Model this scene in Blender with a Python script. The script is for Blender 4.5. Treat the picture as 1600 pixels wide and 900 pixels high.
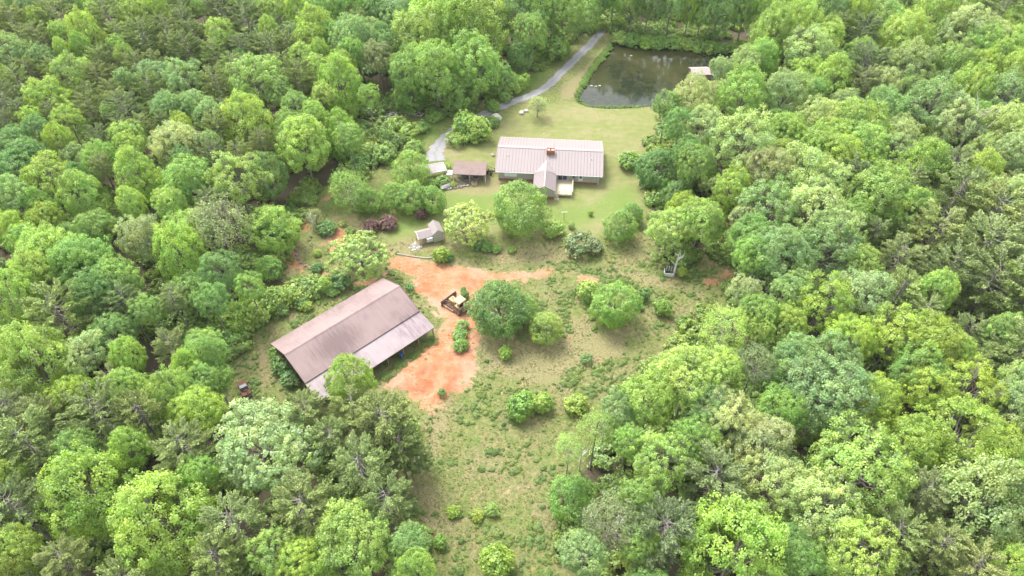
import bpy, math, random
import numpy as np
PI = math.pi
S = bpy.context.scene
for o in list(bpy.data.objects): bpy.data.objects.remove(o)

# ------------------------------------------------------------------ camera, sky, sun, exposure
CAM_H, PITCH, F = 100.0, math.radians(46), 1067.0
cam = bpy.data.cameras.new('camera'); cam_o = bpy.data.objects.new('camera', cam)
S.collection.objects.link(cam_o); S.camera = cam_o
cam.sensor_width = 36; cam.lens = 24.0; cam.clip_end = 6000; cam.clip_start = 0.5
cam_o.location = (0, 0, CAM_H); cam_o.rotation_euler = (PI/2 - PITCH, 0, 0)

SUN_EL, SUN_AZ = math.radians(56), math.radians(-32)      # azimuth from +y (away from the camera), negative = to the left
W = bpy.data.worlds.new('World'); S.world = W; W.use_nodes = True
nt = W.node_tree; nt.nodes.clear()
sky = nt.nodes.new('ShaderNodeTexSky'); sky.sky_type = 'NISHITA'; sky.sun_disc = False
sky.sun_elevation = SUN_EL; sky.sun_rotation = SUN_AZ
sky.air_density = 1.0; sky.dust_density = 3.0; sky.ozone_density = 1.0
hs = nt.nodes.new('ShaderNodeHueSaturation'); hs.inputs['Saturation'].default_value = 0.3
bg = nt.nodes.new('ShaderNodeBackground'); bg.inputs['Strength'].default_value = 0.15
wo = nt.nodes.new('ShaderNodeOutputWorld')
nt.links.new(sky.outputs[0], hs.inputs['Color']); nt.links.new(hs.outputs[0], bg.inputs[0]); nt.links.new(bg.outputs[0], wo.inputs[0])
sl = bpy.data.lights.new('sun', 'SUN'); sl.energy = 1.05; sl.angle = math.radians(20); sl.color = (1.0, 0.965, 0.90)
so = bpy.data.objects.new('sun', sl); S.collection.objects.link(so); so.location = (-60, 200, 200)
so.rotation_euler = (-(PI/2 - SUN_EL), 0, -SUN_AZ)
S.view_settings.view_transform = 'Standard'; S.view_settings.look = 'None'
S.view_settings.exposure = 1.98; S.view_settings.gamma = 1.0
S.render.engine = 'CYCLES'
S.cycles.max_bounces = 10; S.cycles.diffuse_bounces = 7; S.cycles.transmission_bounces = 4; S.cycles.glossy_bounces = 3
S.cycles.use_denoising = True

# ------------------------------------------------------------------ helpers
def at(px, py, z=0.0):
    "point of the place at height z that photograph pixel (px,py) shows"
    dx = (px-800)/F; dy = -(py-450)/F
    d = np.array([dx, math.cos(PITCH)+dy*math.sin(PITCH), -math.sin(PITCH)+dy*math.cos(PITCH)])
    t = (z-CAM_H)/d[2]
    return np.array([d[0]*t, d[1]*t])
def proj(x, y, z):
    zz = z-CAM_H
    dep = y*math.cos(PITCH) - zz*math.sin(PITCH)
    up = y*math.sin(PITCH) + zz*math.cos(PITCH)
    return 800+F*x/dep, 450-F*up/dep, dep
def link(o): S.collection.objects.link(o); return o
def tag(o, label=None, cat=None, group=None, kind=None):
    if label: o['label'] = label
    if cat: o['category'] = cat
    if group: o['group'] = group
    if kind: o['kind'] = kind
    return o
def empty(name, loc, rz=0.0):
    o = bpy.data.objects.new(name, None); o.location = loc; o.rotation_euler = (0, 0, rz)
    o.empty_display_size = .2
    return link(o)
class MB:
    def __init__(s): s.v = []; s.f = []; s.m = []; s.mi = 0
    def add(s, vs, fs):
        b = len(s.v); s.v += [tuple(p) for p in vs]
        for f in fs: s.f.append(tuple(b+i for i in f)); s.m.append(s.mi)
        return s
    def hexa(s, p):      # 8 corners: bottom 4 (ccw), top 4
        return s.add(p, [(3,2,1,0),(4,5,6,7),(0,1,5,4),(1,2,6,5),(2,3,7,6),(3,0,4,7)])
    def box(s, x0, x1, y0, y1, z0, z1):
        return s.hexa([(x0,y0,z0),(x1,y0,z0),(x1,y1,z0),(x0,y1,z0),(x0,y0,z1),(x1,y0,z1),(x1,y1,z1),(x0,y1,z1)])
    def prism(s, poly, axis, a, b):   # poly (list of 2d) extruded along axis from a to b
        n = len(poly)
        def P(q, t):
            return (t, q[0], q[1]) if axis == 'x' else ((q[0], t, q[1]) if axis == 'y' else (q[0], q[1], t))
        vs = [P(q, a) for q in poly] + [P(q, b) for q in poly]
        fs = [tuple(range(n-1, -1, -1)), tuple(range(n, 2*n))] + [(i, (i+1) % n, n+(i+1) % n, n+i) for i in range(n)]
        return s.add(vs, fs)
    def tube(s, pts, rad, n=6):
        pts = [np.array(p, float) for p in pts]
        if not hasattr(rad, '__len__'): rad = [rad]*len(pts)
        vs = []
        for i, p in enumerate(pts):
            d = pts[min(i+1, len(pts)-1)] - pts[max(i-1, 0)]
            d = d/(np.linalg.norm(d)+1e-9)
            a = np.array([1., 0, 0]) if abs(d[0]) < .8 else np.array([0, 1., 0])
            e1 = np.cross(d, a); e1 /= np.linalg.norm(e1); e2 = np.cross(d, e1)
            for k in range(n):
                t = 2*PI*k/n; vs.append(p + rad[i]*(math.cos(t)*e1 + math.sin(t)*e2))
        fs = [(i*n+k, i*n+(k+1) % n, (i+1)*n+(k+1) % n, (i+1)*n+k) for i in range(len(pts)-1) for k in range(n)]
        fs += [tuple(range(n-1, -1, -1)), tuple((len(pts)-1)*n+k for k in range(n))]
        return s.add(vs, fs)
    def mesh(s, name, mats):
        me = bpy.data.meshes.new(name); me.from_pydata([tuple(map(float, p)) for p in s.v], [], s.f)
        for m in (mats if isinstance(mats, (list, tuple)) else [mats]): me.materials.append(m)
        if any(s.m): me.polygons.foreach_set('material_index', s.m)
        me.update(); return me
    def build(s, name, mats, parent=None):
        return obj(name, s.mesh(name, mats), parent)
def obj(name, me, parent=None, loc=(0, 0, 0), rot=(0, 0, 0)):
    o = bpy.data.objects.new(name, me); o.parent = parent; o.location = loc; o.rotation_euler = rot
    return link(o)
def bevel(o, w=.02, seg=1):
    m = o.modifiers.new('bevel', 'BEVEL'); m.width = w; m.segments = seg; m.limit_method = 'ANGLE'
    return o

# ------------------------------------------------------------------ materials
def mat(name):
    m = bpy.data.materials.new(name); m.use_nodes = True
    t = m.node_tree; b = t.nodes['Principled BSDF']; return m, t, b
def noise(t, scale, detail=4, rough=.55, vec=None, dist=0.):
    n = t.nodes.new('ShaderNodeTexNoise'); n.inputs['Scale'].default_value = scale
    n.inputs['Detail'].default_value = detail; n.inputs['Roughness'].default_value = rough; n.inputs['Distortion'].default_value = dist
    if vec is not None: t.links.new(vec, n.inputs['Vector'])
    return n.outputs['Fac']
def ramp(t, fac, stops):
    r = t.nodes.new('ShaderNodeValToRGB'); e = r.color_ramp.elements
    while len(e) < len(stops): e.new(.5)
    for k, (p, c) in enumerate(stops):
        e[k].position = p
        e[k].color = (c[0], c[1], c[2], 1) if hasattr(c, '__len__') else (c, c, c, 1)
    t.links.new(fac, r.inputs[0]); return r.outputs[0]
def mixc(t, fac, a, b, mode='MIX'):
    m = t.nodes.new('ShaderNodeMix'); m.data_type = 'RGBA'; m.blend_type = mode
    for s, v in ((0, fac), (6, a), (7, b)):
        if hasattr(v, 'is_output'): t.links.new(v, m.inputs[s])
        elif hasattr(v, '__len__'): m.inputs[s].default_value = (v[0], v[1], v[2], 1)
        else: m.inputs[s].default_value = v
    return m.outputs[2]
def mth(t, op, a, b=None, clamp=False):
    m = t.nodes.new('ShaderNodeMath'); m.operation = op; m.use_clamp = clamp
    for s, v in ((0, a), (1, b)):
        if v is None: continue
        if hasattr(v, 'is_output'): t.links.new(v, m.inputs[s])
        else: m.inputs[s].default_value = v
    return m.outputs[0]
def wpos(t, rz=0., scale=(1, 1, 1)):
    g = t.nodes.new('ShaderNodeNewGeometry'); mp = t.nodes.new('ShaderNodeMapping')
    t.links.new(g.outputs['Position'], mp.inputs[0])
    mp2 = t.nodes.new('ShaderNodeMapping'); mp.inputs['Rotation'].default_value = (0, 0, rz)
    t.links.new(mp.outputs[0], mp2.inputs[0]); mp2.inputs['Scale'].default_value = scale
    return mp2.outputs[0]
def bump(t, b, h, strength=.4, dist=.05):
    n = t.nodes.new('ShaderNodeBump'); n.inputs['Strength'].default_value = strength; n.inputs['Distance'].default_value = dist
    t.links.new(h, n.inputs['Height']); t.links.new(n.outputs[0], b.inputs['Normal'])
def worn(name, c1, c2, scale=3., rough=.7, metal=0., spec=.3, bstr=.2):
    m, t, b = mat(name); p = wpos(t)
    n = noise(t, scale, 5, .6, p); n2 = noise(t, scale*6, 3, .6, p)
    c = mixc(t, ramp(t, n, [(.35, 0.), (.65, 1.)]), c1, c2)
    c = mixc(t, .25, c, mixc(t, n2, (.6, .6, .6), (1.3, 1.3, 1.3)), 'MULTIPLY')
    t.links.new(c, b.inputs['Base Color']); b.inputs['Roughness'].default_value = rough; b.inputs['Metallic'].default_value = metal
    b.inputs['Specular IOR Level'].default_value = spec
    bump(t, b, n2, bstr, .02); return m

def leaf_material(name, fixed=None, transl=.46, pine=False, spread=None):
    m = bpy.data.materials.new(name); m.use_nodes = True; t = m.node_tree; t.nodes.clear()
    out = t.nodes.new('ShaderNodeOutputMaterial')
    if fixed is None:
        oi = t.nodes.new('ShaderNodeObjectInfo'); col = oi.outputs['Color']
    else:
        p = wpos(t); n = noise(t, spread or .09, 3, .6, p)
        col = ramp(t, n, fixed)
    at_ = t.nodes.new('ShaderNodeAttribute'); at_.attribute_name = 'leafvar'      # x clump tone, y leaf tone, z new growth
    sx = t.nodes.new('ShaderNodeSeparateXYZ'); t.links.new(at_.outputs['Vector'], sx.inputs[0])
    v = mth(t, 'MULTIPLY_ADD', sx.outputs[0], .50); v.node.inputs[2].default_value = .72
    v2 = mth(t, 'MULTIPLY_ADD', sx.outputs[1], .44); v2.node.inputs[2].default_value = .78
    vv = mth(t, 'MULTIPLY', v, v2)
    cc = t.nodes.new('ShaderNodeCombineColor')
    for i in range(3): t.links.new(vv, cc.inputs[i])
    c = mixc(t, 1., col, cc.outputs[0], 'MULTIPLY')
    hp = wpos(t); hk = 1. if not pine else .0; hn = noise(t, .28, 3, .6, hp)
    c = mixc(t, hk, c, mixc(t, ramp(t, hn, [(.35, 0.), (.65, 1.)]), (.88, .98, 1.0), (1.08, 1.02, .90)), 'MULTIPLY')
    # young pale leaves
    c = mixc(t, mth(t, 'MULTIPLY', sx.outputs[2], .40 if not pine else .3), c, mixc(t, 1., c, (1.40, 1.25, 1.15) if not pine else (1.5, 1.4, .9), 'MULTIPLY'))
    d = t.nodes.new('ShaderNodeBsdfDiffuse'); t.links.new(c, d.inputs[0])
    tr = t.nodes.new('ShaderNodeBsdfTranslucent')
    t.links.new(mixc(t, 1., c, (1.15, 1.1, .6), 'MULTIPLY'), tr.inputs[0])
    ms = t.nodes.new('ShaderNodeMixShader'); ms.inputs[0].default_value = transl
    t.links.new(d.outputs[0], ms.inputs[1]); t.links.new(tr.outputs[0], ms.inputs[2])
    g = t.nodes.new('ShaderNodeBsdfGlossy'); g.inputs['Roughness'].default_value = .45; g.inputs[0].default_value = (1, 1, 1, 1)
    m2 = t.nodes.new('ShaderNodeMixShader'); m2.inputs[0].default_value = .035 if not pine else .02
    t.links.new(ms.outputs[0], m2.inputs[1]); t.links.new(g.outputs[0], m2.inputs[2])
    t.links.new(m2.outputs[0], out.inputs[0]); return m
LEAF = leaf_material('leaf'); NEEDLE = leaf_material('needle', transl=.2, pine=True)
UNDER = leaf_material('undergrowth_leaf', [(.3, (.17, .28, .06)), (.5, (.25, .37, .08)), (.7, (.33, .43, .09))])
WEED = leaf_material('weed_leaf', [(.3, (.14, .24, .045)), (.5, (.21, .31, .06)), (.7, (.28, .36, .08))], spread=.3)
BANKW = leaf_material('bank_leaf', [(.3, (.17, .31, .04)), (.6, (.24, .38, .06))], spread=.3)
DRY = leaf_material('dry_grass_blade', [(.3, (.20, .25, .06)), (.5, (.30, .28, .12)), (.7, (.17, .24, .06))], spread=.35)
FARW = leaf_material('far_leaf', [(.3, (.16, .28, .07)), (.5, (.23, .37, .09)), (.7, (.30, .42, .12))], spread=.06)
BARK = worn('bark', (.16, .135, .115), (.27, .245, .22), 4, .9)
TWIG = worn('twig', (.15, .13, .115), (.27, .245, .225), 4, .9)
DEADW = worn('dead_wood', (.42, .39, .36), (.62, .59, .55), 5, .9)

# ------------------------------------------------------------------ regions of the ground (polygons in pixels of the photograph -> metres)
def wp(pts): return np.array([at(*p) for p in pts])
def sdf(P, poly):
    "signed distance (negative inside) of points P (n,2) to polygon"
    n = len(poly); d = np.full(len(P), 1e9); ins = np.zeros(len(P), bool)
    for i in range(n):
        a = poly[i]; b = poly[(i+1) % n]; e = b-a; w = P-a
        t = np.clip((w@e)/(e@e+1e-12), 0, 1); q = w-t[:, None]*e
        d = np.minimum(d, (q*q).sum(1))
        c = ((a[1] <= P[:, 1]) != (b[1] <= P[:, 1]))
        with np.errstate(divide='ignore', invalid='ignore'):
            xi = a[0] + (P[:, 1]-a[1])/(b[1]-a[1]+1e-15)*(b[0]-a[0])
        ins ^= c & (P[:, 0] < xi)
    d = np.sqrt(d); return np.where(ins, -d, d)
OPEN = wp([(925,52),(948,40),(965,60),(1010,62),(1110,66),(1165,75),(1190,95),(1150,120),(1100,140),(1050,160),(1036,185),(1030,215),(1000,240),(1000,300),
  (1010,330),(1012,395),(1045,432),(1095,400),(1140,412),(1118,470),(1075,500),(1010,560),(960,625),(905,690),(880,750),(872,810),(890,870),(900,960),(690,960),(690,880),(650,830),
  (640,770),(640,700),(630,640),(560,648),(480,640),(440,640),(395,690),(368,660),(356,590),(390,535),(440,490),(500,462),(520,448),(470,440),(440,425),(440,400),(455,360),(478,330),(505,300),
  (560,285),(600,268),(632,235),(628,205),(590,190),(600,170),(660,185),(700,190),(750,172),(790,150),(800,130),(850,110),(880,80)])
LAWN = wp([(700,255),(690,235),(755,208),(790,185),(830,160),(905,160),(1035,168),(1037,200),(1000,235),(1000,300),(1008,335),(985,352),(930,370),(860,372),(760,365),(700,352),(640,372),(610,378),(600,350),(640,338),(690,325),(700,300),(690,275)])
LUSH = [wp([(690,305),(765,296),(780,300),(860,330),(905,318),(985,292),(995,325),(950,348),(890,352),(830,350),(760,345),(700,330)]),
        wp([(610,352),(690,330),(695,345),(650,352),(615,372)]), wp([(480,280),(560,270),(600,300),(640,330),(560,345),(530,330),(500,320)]),
        wp([(640,185),(700,180),(690,205),(655,240),(610,262),(590,250),(640,225)]), wp([(820,100),(890,70),(850,130),(815,150),(790,150)])]
CLAY = [wp(p) for p in (
  [(605,401),(660,402),(700,416),(760,421),(850,421),(868,428),(850,434),(800,440),(765,442),(746,472),(742,500),(746,520),(742,545),(750,578),(738,604),(697,628),(668,640),(640,622),(600,608),(590,592),(648,556),(676,532),(684,506),(664,472),(644,450),(648,430),(606,415)],
  [(885,430),(912,428),(938,436),(925,443),(900,438)], [(560,440),(592,432),(600,428),(575,446)],
  [(443,396),(460,393),(472,412),(497,418),(514,430),(475,432),(447,422)], [(500,380),(520,356),(540,360),(548,382),(515,392)],
  [(497,312),(518,300),(526,304),(506,318)], [(1100,441),(1138,415),(1140,430),(1112,448)], [(462,345),(480,340),(484,352),(468,360)])]
REDC = [wp(p) for p in ([(690,556),(742,545),(742,580),(700,622),(650,612),(598,598),(650,572)], [(605,401),(660,404),(694,415),(620,413)], [(702,430),(742,424),(764,446),(735,462),(712,456)], [(655,455),(690,440),(700,470),(680,480)])]
TAN = [wp(p) for p in (
  [(645,420),(720,430),(735,462),(700,480),(680,500),(655,455)], [(700,408),(760,412),(940,424),(1000,426),(1060,440),(1115,458),(1100,468),(1040,452),(985,440)],
  [(885,500),(925,495),(930,525),(905,545),(888,530)], [(668,640),(700,650),(695,700),(672,735),(660,700)], [(372,640),(392,632),(400,590),(375,600)],
  [(400,560),(430,548),(440,590),(410,620),(395,600)], [(640,395),(700,405),(650,412),(600,402)], [(560,440),(590,432),(600,424),(560,430)],
  [(700,280),(770,280),(790,292),(770,310),(700,300)], [(620,375),(690,360),(700,395),(640,400),(610,395)], [(500,330),(560,330),(600,350),(570,380),(510,400)],
  [(740,385),(860,380),(900,395),(880,415),(760,415)], [(930,90),(950,60),(962,60),(925,130),(905,150),(870,160),(880,130)], [(640,760),(690,760),(700,860),(660,850)],
  [(740,520),(860,530),(1000,500),(980,560),(860,600),(760,590)], [(850,850),(900,820),(900,900),(860,910)])]
POND = wp([(958,68),(975,64),(1000,66),(1060,68),(1110,72),(1140,76),(1150,84),(1150,92),(1128,106),(1118,120),(1098,132),(1070,142),(1045,152),(1018,162),(990,165),(950,166),(920,163),(906,157),(904,148),(915,128),(927,108),(940,90)])
TERR = wp([(430,640),(365,655),(360,590),(400,530),(600,428),(650,440),(690,505),(600,600),(520,640)])
def smooth(x, a, b):
    t = np.clip((x-a)/(b-a), 0, 1); return t*t*(3-2*t)
rng = np.random.default_rng(7)
def vnoise(P, scale, seed):
    r = np.random.default_rng(seed); tab = r.random((64, 64))
    q = P/scale; i = np.floor(q).astype(int); f = q-i; f = f*f*(3-2*f)
    g = lambda a, b: tab[a % 64, b % 64]
    x, y = i[:, 0], i[:, 1]
    return (g(x, y)*(1-f[:, 0])+g(x+1, y)*f[:, 0])*(1-f[:, 1]) + (g(x, y+1)*(1-f[:, 0])+g(x+1, y+1)*f[:, 0])*f[:, 1]
def fbm(P, scale, seed, n=4): return sum(vnoise(P, scale/2**k, seed+k)*.5**k for k in range(n))/(2-.5**(n-1))
def masks(P):
    wob = (fbm(P, 6, 3)-.5)*5
    so_ = sdf(P, OPEN)
    m = {}
    m['forest'] = smooth(so_+wob*.6, -.5, 4.5)
    m['lawn'] = 1-smooth(sdf(P, LAWN)+wob*.3, -1.5, 1.5)
    m['lush'] = np.max([1-smooth(sdf(P, q)+wob, -3, 3) for q in LUSH], 0)
    m['clay'] = np.max([1-smooth(sdf(P, q)+wob*.5, -2.6, 2.0) for q in CLAY], 0)
    m['red'] = np.max([1-smooth(sdf(P, q)+wob*.5, -2.5, 2.0) for q in REDC], 0)
    m['tan'] = np.max([1-smooth(sdf(P, q)+wob*.8, -3.5, 2.5) for q in TAN], 0)
    m['pond'] = sdf(P, POND); m['open'] = so_
    return m
def height(P, m=None):
    m = m or masks(P)
    h = m['forest']*(fbm(P, 45, 11)-.5)*4.0*smooth(m['open'], 2, 30)
    h += smooth(-sdf(P, CLAY[0]), 0, 3)*(.25+smooth(80-P[:, 1], -4, 6))*np.abs(fbm(P, 4, 21)-.5)*2.6
    h += (1-m['lawn'])*(1-m['forest'])*(fbm(P, 2.5, 31)-.5)*.22*smooth(m['pond'], 1, 6)
    h += np.clip((P[:, 1]-240)*.22, 0, 16)  # unseen rise past the frame, added to block sky from the pond reflection
    h = np.where(m['pond'] < 2.5, h*smooth(m['pond'], 0, 2.5) - .75*(1-smooth(m['pond'], -.2, 1.6)) - 1.2*(1-smooth(m['pond'], -5, .3)), h)
    return h

def ground_material():
    m, t, b = mat('ground_cover'); p = wpos(t)
    a1 = t.nodes.new('ShaderNodeAttribute'); a1.attribute_name = 'cover_a'; s1 = t.nodes.new('ShaderNodeSeparateColor'); t.links.new(a1.outputs['Color'], s1.inputs[0])
    a2 = t.nodes.new('ShaderNodeAttribute'); a2.attribute_name = 'cover_b'; s2 = t.nodes.new('ShaderNodeSeparateColor'); t.links.new(a2.outputs['Color'], s2.inputs[0])
    clay, lawn, forest = s1.outputs; tan, lush, redm = s2.outputs
    n1 = noise(t, .12, 5, .6, p); n2 = noise(t, .55, 6, .65, p); n3 = noise(t, 3.2, 5, .7, p); n4 = noise(t, 14, 3, .6, p)
    nb = noise(t, .3, 7, .7, p, .6)
    # rough meadow: olive green, straw, bare tan
    mead = mixc(t, ramp(t, n2, [(.36, 0.), (.62, 1.)]), (.14, .17, .05), (.215, .20, .085))
    mead = mixc(t, ramp(t, n1, [(.46, 0.), (.58, .9)]), mead, mixc(t, n3, (.27, .21, .13), (.19, .175, .075))); mead = mixc(t, ramp(t, noise(t, .2, 4, .6, p), [(.52, 0.), (.66, .7)]), mead, (.135, .19, .05))
    mead = mixc(t, ramp(t, n3, [(.5, 0.), (.72, 1.)]), mead, (.075, .115, .028))
    nm = noise(t, 1.3, 4, .65, p); mead = mixc(t, ramp(t, nm, [(.46, 0.), (.62, .85)]), mead, (.10, .14, .036)); mead = mixc(t, ramp(t, nm, [(.30, .6), (.42, 0.)]), mead, (.27, .225, .13))
    # mown lawn
    ln = mixc(t, ramp(t, n2, [(.35, 0.), (.65, 1.)]), (.16, .19, .06), (.235, .23, .10))
    st = t.nodes.new('ShaderNodeTexWave'); st.inputs['Scale'].default_value = .16; st.inputs['Distortion'].default_value = 9; st.inputs['Detail'].default_value = 3
    st.bands_direction = 'Y'; t.links.new(p, st.inputs[0])
    ln = mixc(t, mth(t, 'MULTIPLY', st.outputs['Fac'], .28), ln, (.15, .165, .05))
    ln = mixc(t, ramp(t, n1, [(.48, 0.), (.66, .75)]), ln, (.26, .225, .125)); ln = mixc(t, ramp(t, noise(t, 1.1, 5, .7, p), [(.5, 0.), (.66, .5)]), ln, (.12, .155, .045))
    lu = mixc(t, n3, (.11, .18, .035), (.155, .215, .055))
    base = mixc(t, lawn, mead, ln)
    lm = mth(t, 'MULTIPLY', lush, ramp(t, n2, [(.25, .4), (.6, .95)]))
    base = mixc(t, lm, base, lu)
    tanc = mixc(t, n2, (.29, .225, .14), (.235, .205, .105)); tanc = mixc(t, ramp(t, n3, [(.45, 0.), (.6, .8)]), tanc, (.13, .14, .045))
    def msk(w, k=1.1):
        q = mth(t, 'ADD', w, mth(t, 'MULTIPLY', mth(t, 'SUBTRACT', nb, .5), k)); return ramp(t, q, [(.38, 0.), (.62, 1.)])
    base = mixc(t, mth(t, 'MULTIPLY', msk(tan), .75), base, tanc)
    cl = mixc(t, ramp(t, noise(t, .13, 5, .6, p), [(.36, 0.), (.60, 1.)]), (.35, .12, .052), (.385, .195, .10))
    mr = t.nodes.new('ShaderNodeMapping'); mr.inputs['Rotation'].default_value = (0, 0, -.55); mr.inputs['Scale'].default_value = (.55, 1.6, 1); t.links.new(p, mr.inputs[0])
    rid = noise(t, .55, 6, .62, mr.outputs[0], .9)
    cl = mixc(t, ramp(t, rid, [(.47, 0.), (.50, .7), (.535, 0.)]), cl, (.43, .29, .20))
    cl = mixc(t, ramp(t, noise(t, .09, 4, .6, p), [(.48, 0.), (.62, .8)]), cl, (.39, .28, .20))
    cl = mixc(t, ramp(t, n2, [(.48, 0.), (.70, .75)]), cl, (.42, .27, .175))
    cl = mixc(t, mth(t, 'MULTIPLY', redm, ramp(t, n2, [(.3, .9), (.6, .25)])), cl, (.36, .12, .058))
    cl = mixc(t, ramp(t, n3, [(.55, 0.), (.75, .6)]), cl, (.27, .085, .045))
    cl = mixc(t, ramp(t, n3, [(.26, .8), (.36, 0.)]), cl, (.15, .14, .06))
    gr = noise(t, .8, 6, .75, p, .8); cm_ = mth(t, 'ADD', clay, mth(t, 'ADD', mth(t, 'MULTIPLY', mth(t, 'SUBTRACT', nb, .5), 2.2), mth(t, 'MULTIPLY', mth(t, 'SUBTRACT', gr, .5), 2.6)))
    base = mixc(t, ramp(t, cm_, [(.40, 0.), (.58, 1.)]), base, cl)
    fo = mixc(t, n3, (.06, .048, .033), (.105, .08, .055)); fo = mixc(t, ramp(t, n2, [(.5, 0.), (.65, .7)]), fo, (.05, .085, .025))
    base = mixc(t, msk(forest, .8), base, fo)
    base = mixc(t, .35, base, mixc(t, n4, (.55, .55, .55), (1.4, 1.4, 1.4)), 'MULTIPLY')
    t.links.new(base, b.inputs['Base Color']); b.inputs['Roughness'].default_value = .95; b.inputs['Specular IOR Level'].default_value = .1
    bump(t, b, mth(t, 'ADD', n3, mth(t, 'MULTIPLY', n4, .5)), .8, .18); return m
GROUND = ground_material()
def grid_mesh(xs, ys, inner_keep=None):
    X, Y = np.meshgrid(xs, ys); P = np.stack([X.ravel(), Y.ravel()], 1)
    m = masks(P); h = height(P, m)
    nx, ny = len(xs), len(ys); i = np.arange(nx*ny).reshape(ny, nx)
    q = np.stack([i[:-1, :-1], i[:-1, 1:], i[1:, 1:], i[1:, :-1]], -1).reshape(-1, 4)
    return P, m, h, q
def face_obj(name, P, m, h, q):
    used, inv = np.unique(q.ravel(), return_inverse=True); q2 = inv.reshape(q.shape)
    V = np.column_stack([P[used], h[used]])
    me = mesh_np(name, V, q2)
    for an, ks in (('cover_a', ('clay', 'lawn', 'forest')), ('cover_b', ('tan', 'lush', 'red'))):
        a = me.attributes.new(an, 'FLOAT_COLOR', 'POINT')
        a.data.foreach_set('color', np.column_stack([m[k][used] for k in ks]+[np.ones(len(used))]).astype('f4').ravel())
    me.materials.append(GROUND); me.polygons.foreach_set('use_smooth', np.ones(len(q2), bool))
    return tag(obj(name, me), kind='structure')
def mesh_np(name, V, Q):
    me = bpy.data.meshes.new(name); n, k = Q.shape
    me.vertices.add(len(V)); me.vertices.foreach_set('co', np.asarray(V, 'f4').ravel())
    me.loops.add(n*k); me.loops.foreach_set('vertex_index', Q.astype('i4').ravel())
    me.polygons.add(n); me.polygons.foreach_set('loop_start', np.arange(0, n*k, k, dtype='i4'))
    me.update(calc_edges=True); return me
X0, X1, Y0, Y1 = -78., 92., 26., 236.
xs = np.arange(X0, X1+.01, .6); ys = np.arange(Y0, Y1+.01, .6); X1 = xs[-1]; Y1 = ys[-1]
GP, GM, GH, GQ = grid_mesh(xs, ys)
cls_names = ['meadow', 'clay_ground', 'lawn', 'forest_floor']
sc_ = np.stack([np.full(len(GP), .45), GM['clay'], GM['lawn']*.9, GM['forest']], 1)
fc = sc_[GQ].mean(1).argmax(1)
for k, nme in enumerate(cls_names):
    if (fc == k).any(): face_obj(nme, GP, GM, GH, GQ[fc == k])
ox = np.concatenate([[-1500, -700, -400], np.arange(-260, X0, 6), [X0], np.arange(X0+6, X1-2, 6), [X1], np.arange(X1+6, 300, 6), [400, 700, 1500]])
oy = np.concatenate([[-400, -100, -40, -10], np.arange(0, Y0, 6.5), [Y0], np.arange(Y0+6, Y1-2, 6), [Y1], np.arange(Y1+6, 420, 6), [600, 1000, 2500]])
P2, M2, H2, Q2 = grid_mesh(ox, oy)
cc_ = P2[Q2].mean(1)
out_ = ~((cc_[:, 0] > X0) & (cc_[:, 0] < X1) & (cc_[:, 1] > Y0) & (cc_[:, 1] < Y1))
face_obj('forest_floor', P2, M2, H2, Q2[out_])
def gz(x, y):
    if X0 < x < X1-.6 and Y0 < y < Y1-.6:
        i = int((y-Y0)/.6); j = int((x-X0)/.6); return float(GH[i*len(xs)+j])
    return float(height(np.array([[x, y]]))[0])
def gzv(P): return height(P)

# pond water
def water_material():
    m, t, b = mat('pond_water'); p = wpos(t)
    n = noise(t, .045, 5, .65, p, .4); n2 = noise(t, .35, 6, .7, p, .6)
    c = mixc(t, ramp(t, n, [(.40, 0.), (.58, 1.)]), (.018, .024, .013), (.045, .047, .018))
    c = mixc(t, ramp(t, n2, [(.5, 0.), (.72, .5)]), c, (.07, .066, .028))
    t.links.new(c, b.inputs['Base Color']); b.inputs['Roughness'].default_value = .06; b.inputs['IOR'].default_value = 1.33
    bump(t, b, noise(t, 1.6, 3, .5, p), .10, .03); return m
WZ = -.42
wpoly = POND + 0
cen = POND.mean(0)
wo_ = [tuple(cen+(q-cen)*1.03)+(WZ,) for q in wpoly]
me = bpy.data.meshes.new('pond_water'); me.from_pydata([tuple(cen)+(WZ,)]+wo_, [], [(0, i+1, (i+1) % len(wo_)+1) for i in range(len(wo_))])
me.materials.append(water_material()); tag(obj('pond_water', me), kind='structure')

# gravel driveway
gm, gt, gb = mat('gravel'); gp = wpos(gt)
gc = mixc(gt, noise(gt, .5, 5, .65, gp), (.25, .245, .25), (.33, .32, .325)); gc = mixc(gt, ramp(gt, noise(gt, 9, 4, .7, gp), [(.4, 0.), (.6, 1.)]), gc, (.20, .195, .20))
ga = gt.nodes.new('ShaderNodeAttribute'); ga.attribute_name = 'across'
gw = mth(gt, 'ADD', ga.outputs['Fac'], mth(gt, 'MULTIPLY', mth(gt, 'SUBTRACT', noise(gt, .7, 4, .6, gp), .5), .35))
gc = mixc(gt, ramp(gt, gw, [(.0, 1.), (.14, 0.)]), gc, (.17, .18, .08)); gc = mixc(gt, ramp(gt, gw, [(.86, 0.), (1., 1.)]), gc, (.17, .18, .08))
gc = mixc(gt, ramp(gt, gw, [(.42, 0.), (.5, .55), (.58, 0.)]), gc, (.15, .155, .11)); gt.links.new(gc, gb.inputs['Base Color']); gb.inputs['Roughness'].default_value = .95; bump(gt, gb, noise(gt, 9, 4, .7, gp), .6, .05)
dp = [(950,36),(938,50),(925,66),(900,91),(872,118),(847,140),(800,160),(765,174),(735,188),(712,201),(692,219),(680,238),(681,252)]
dw = [3.6,3.4,3.3,3.2,3.2,3.2,3.2,3.2,3.2,3.3,3.8,5.0,5.4]
DW = np.array([at(*p) for p in dp])
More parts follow.
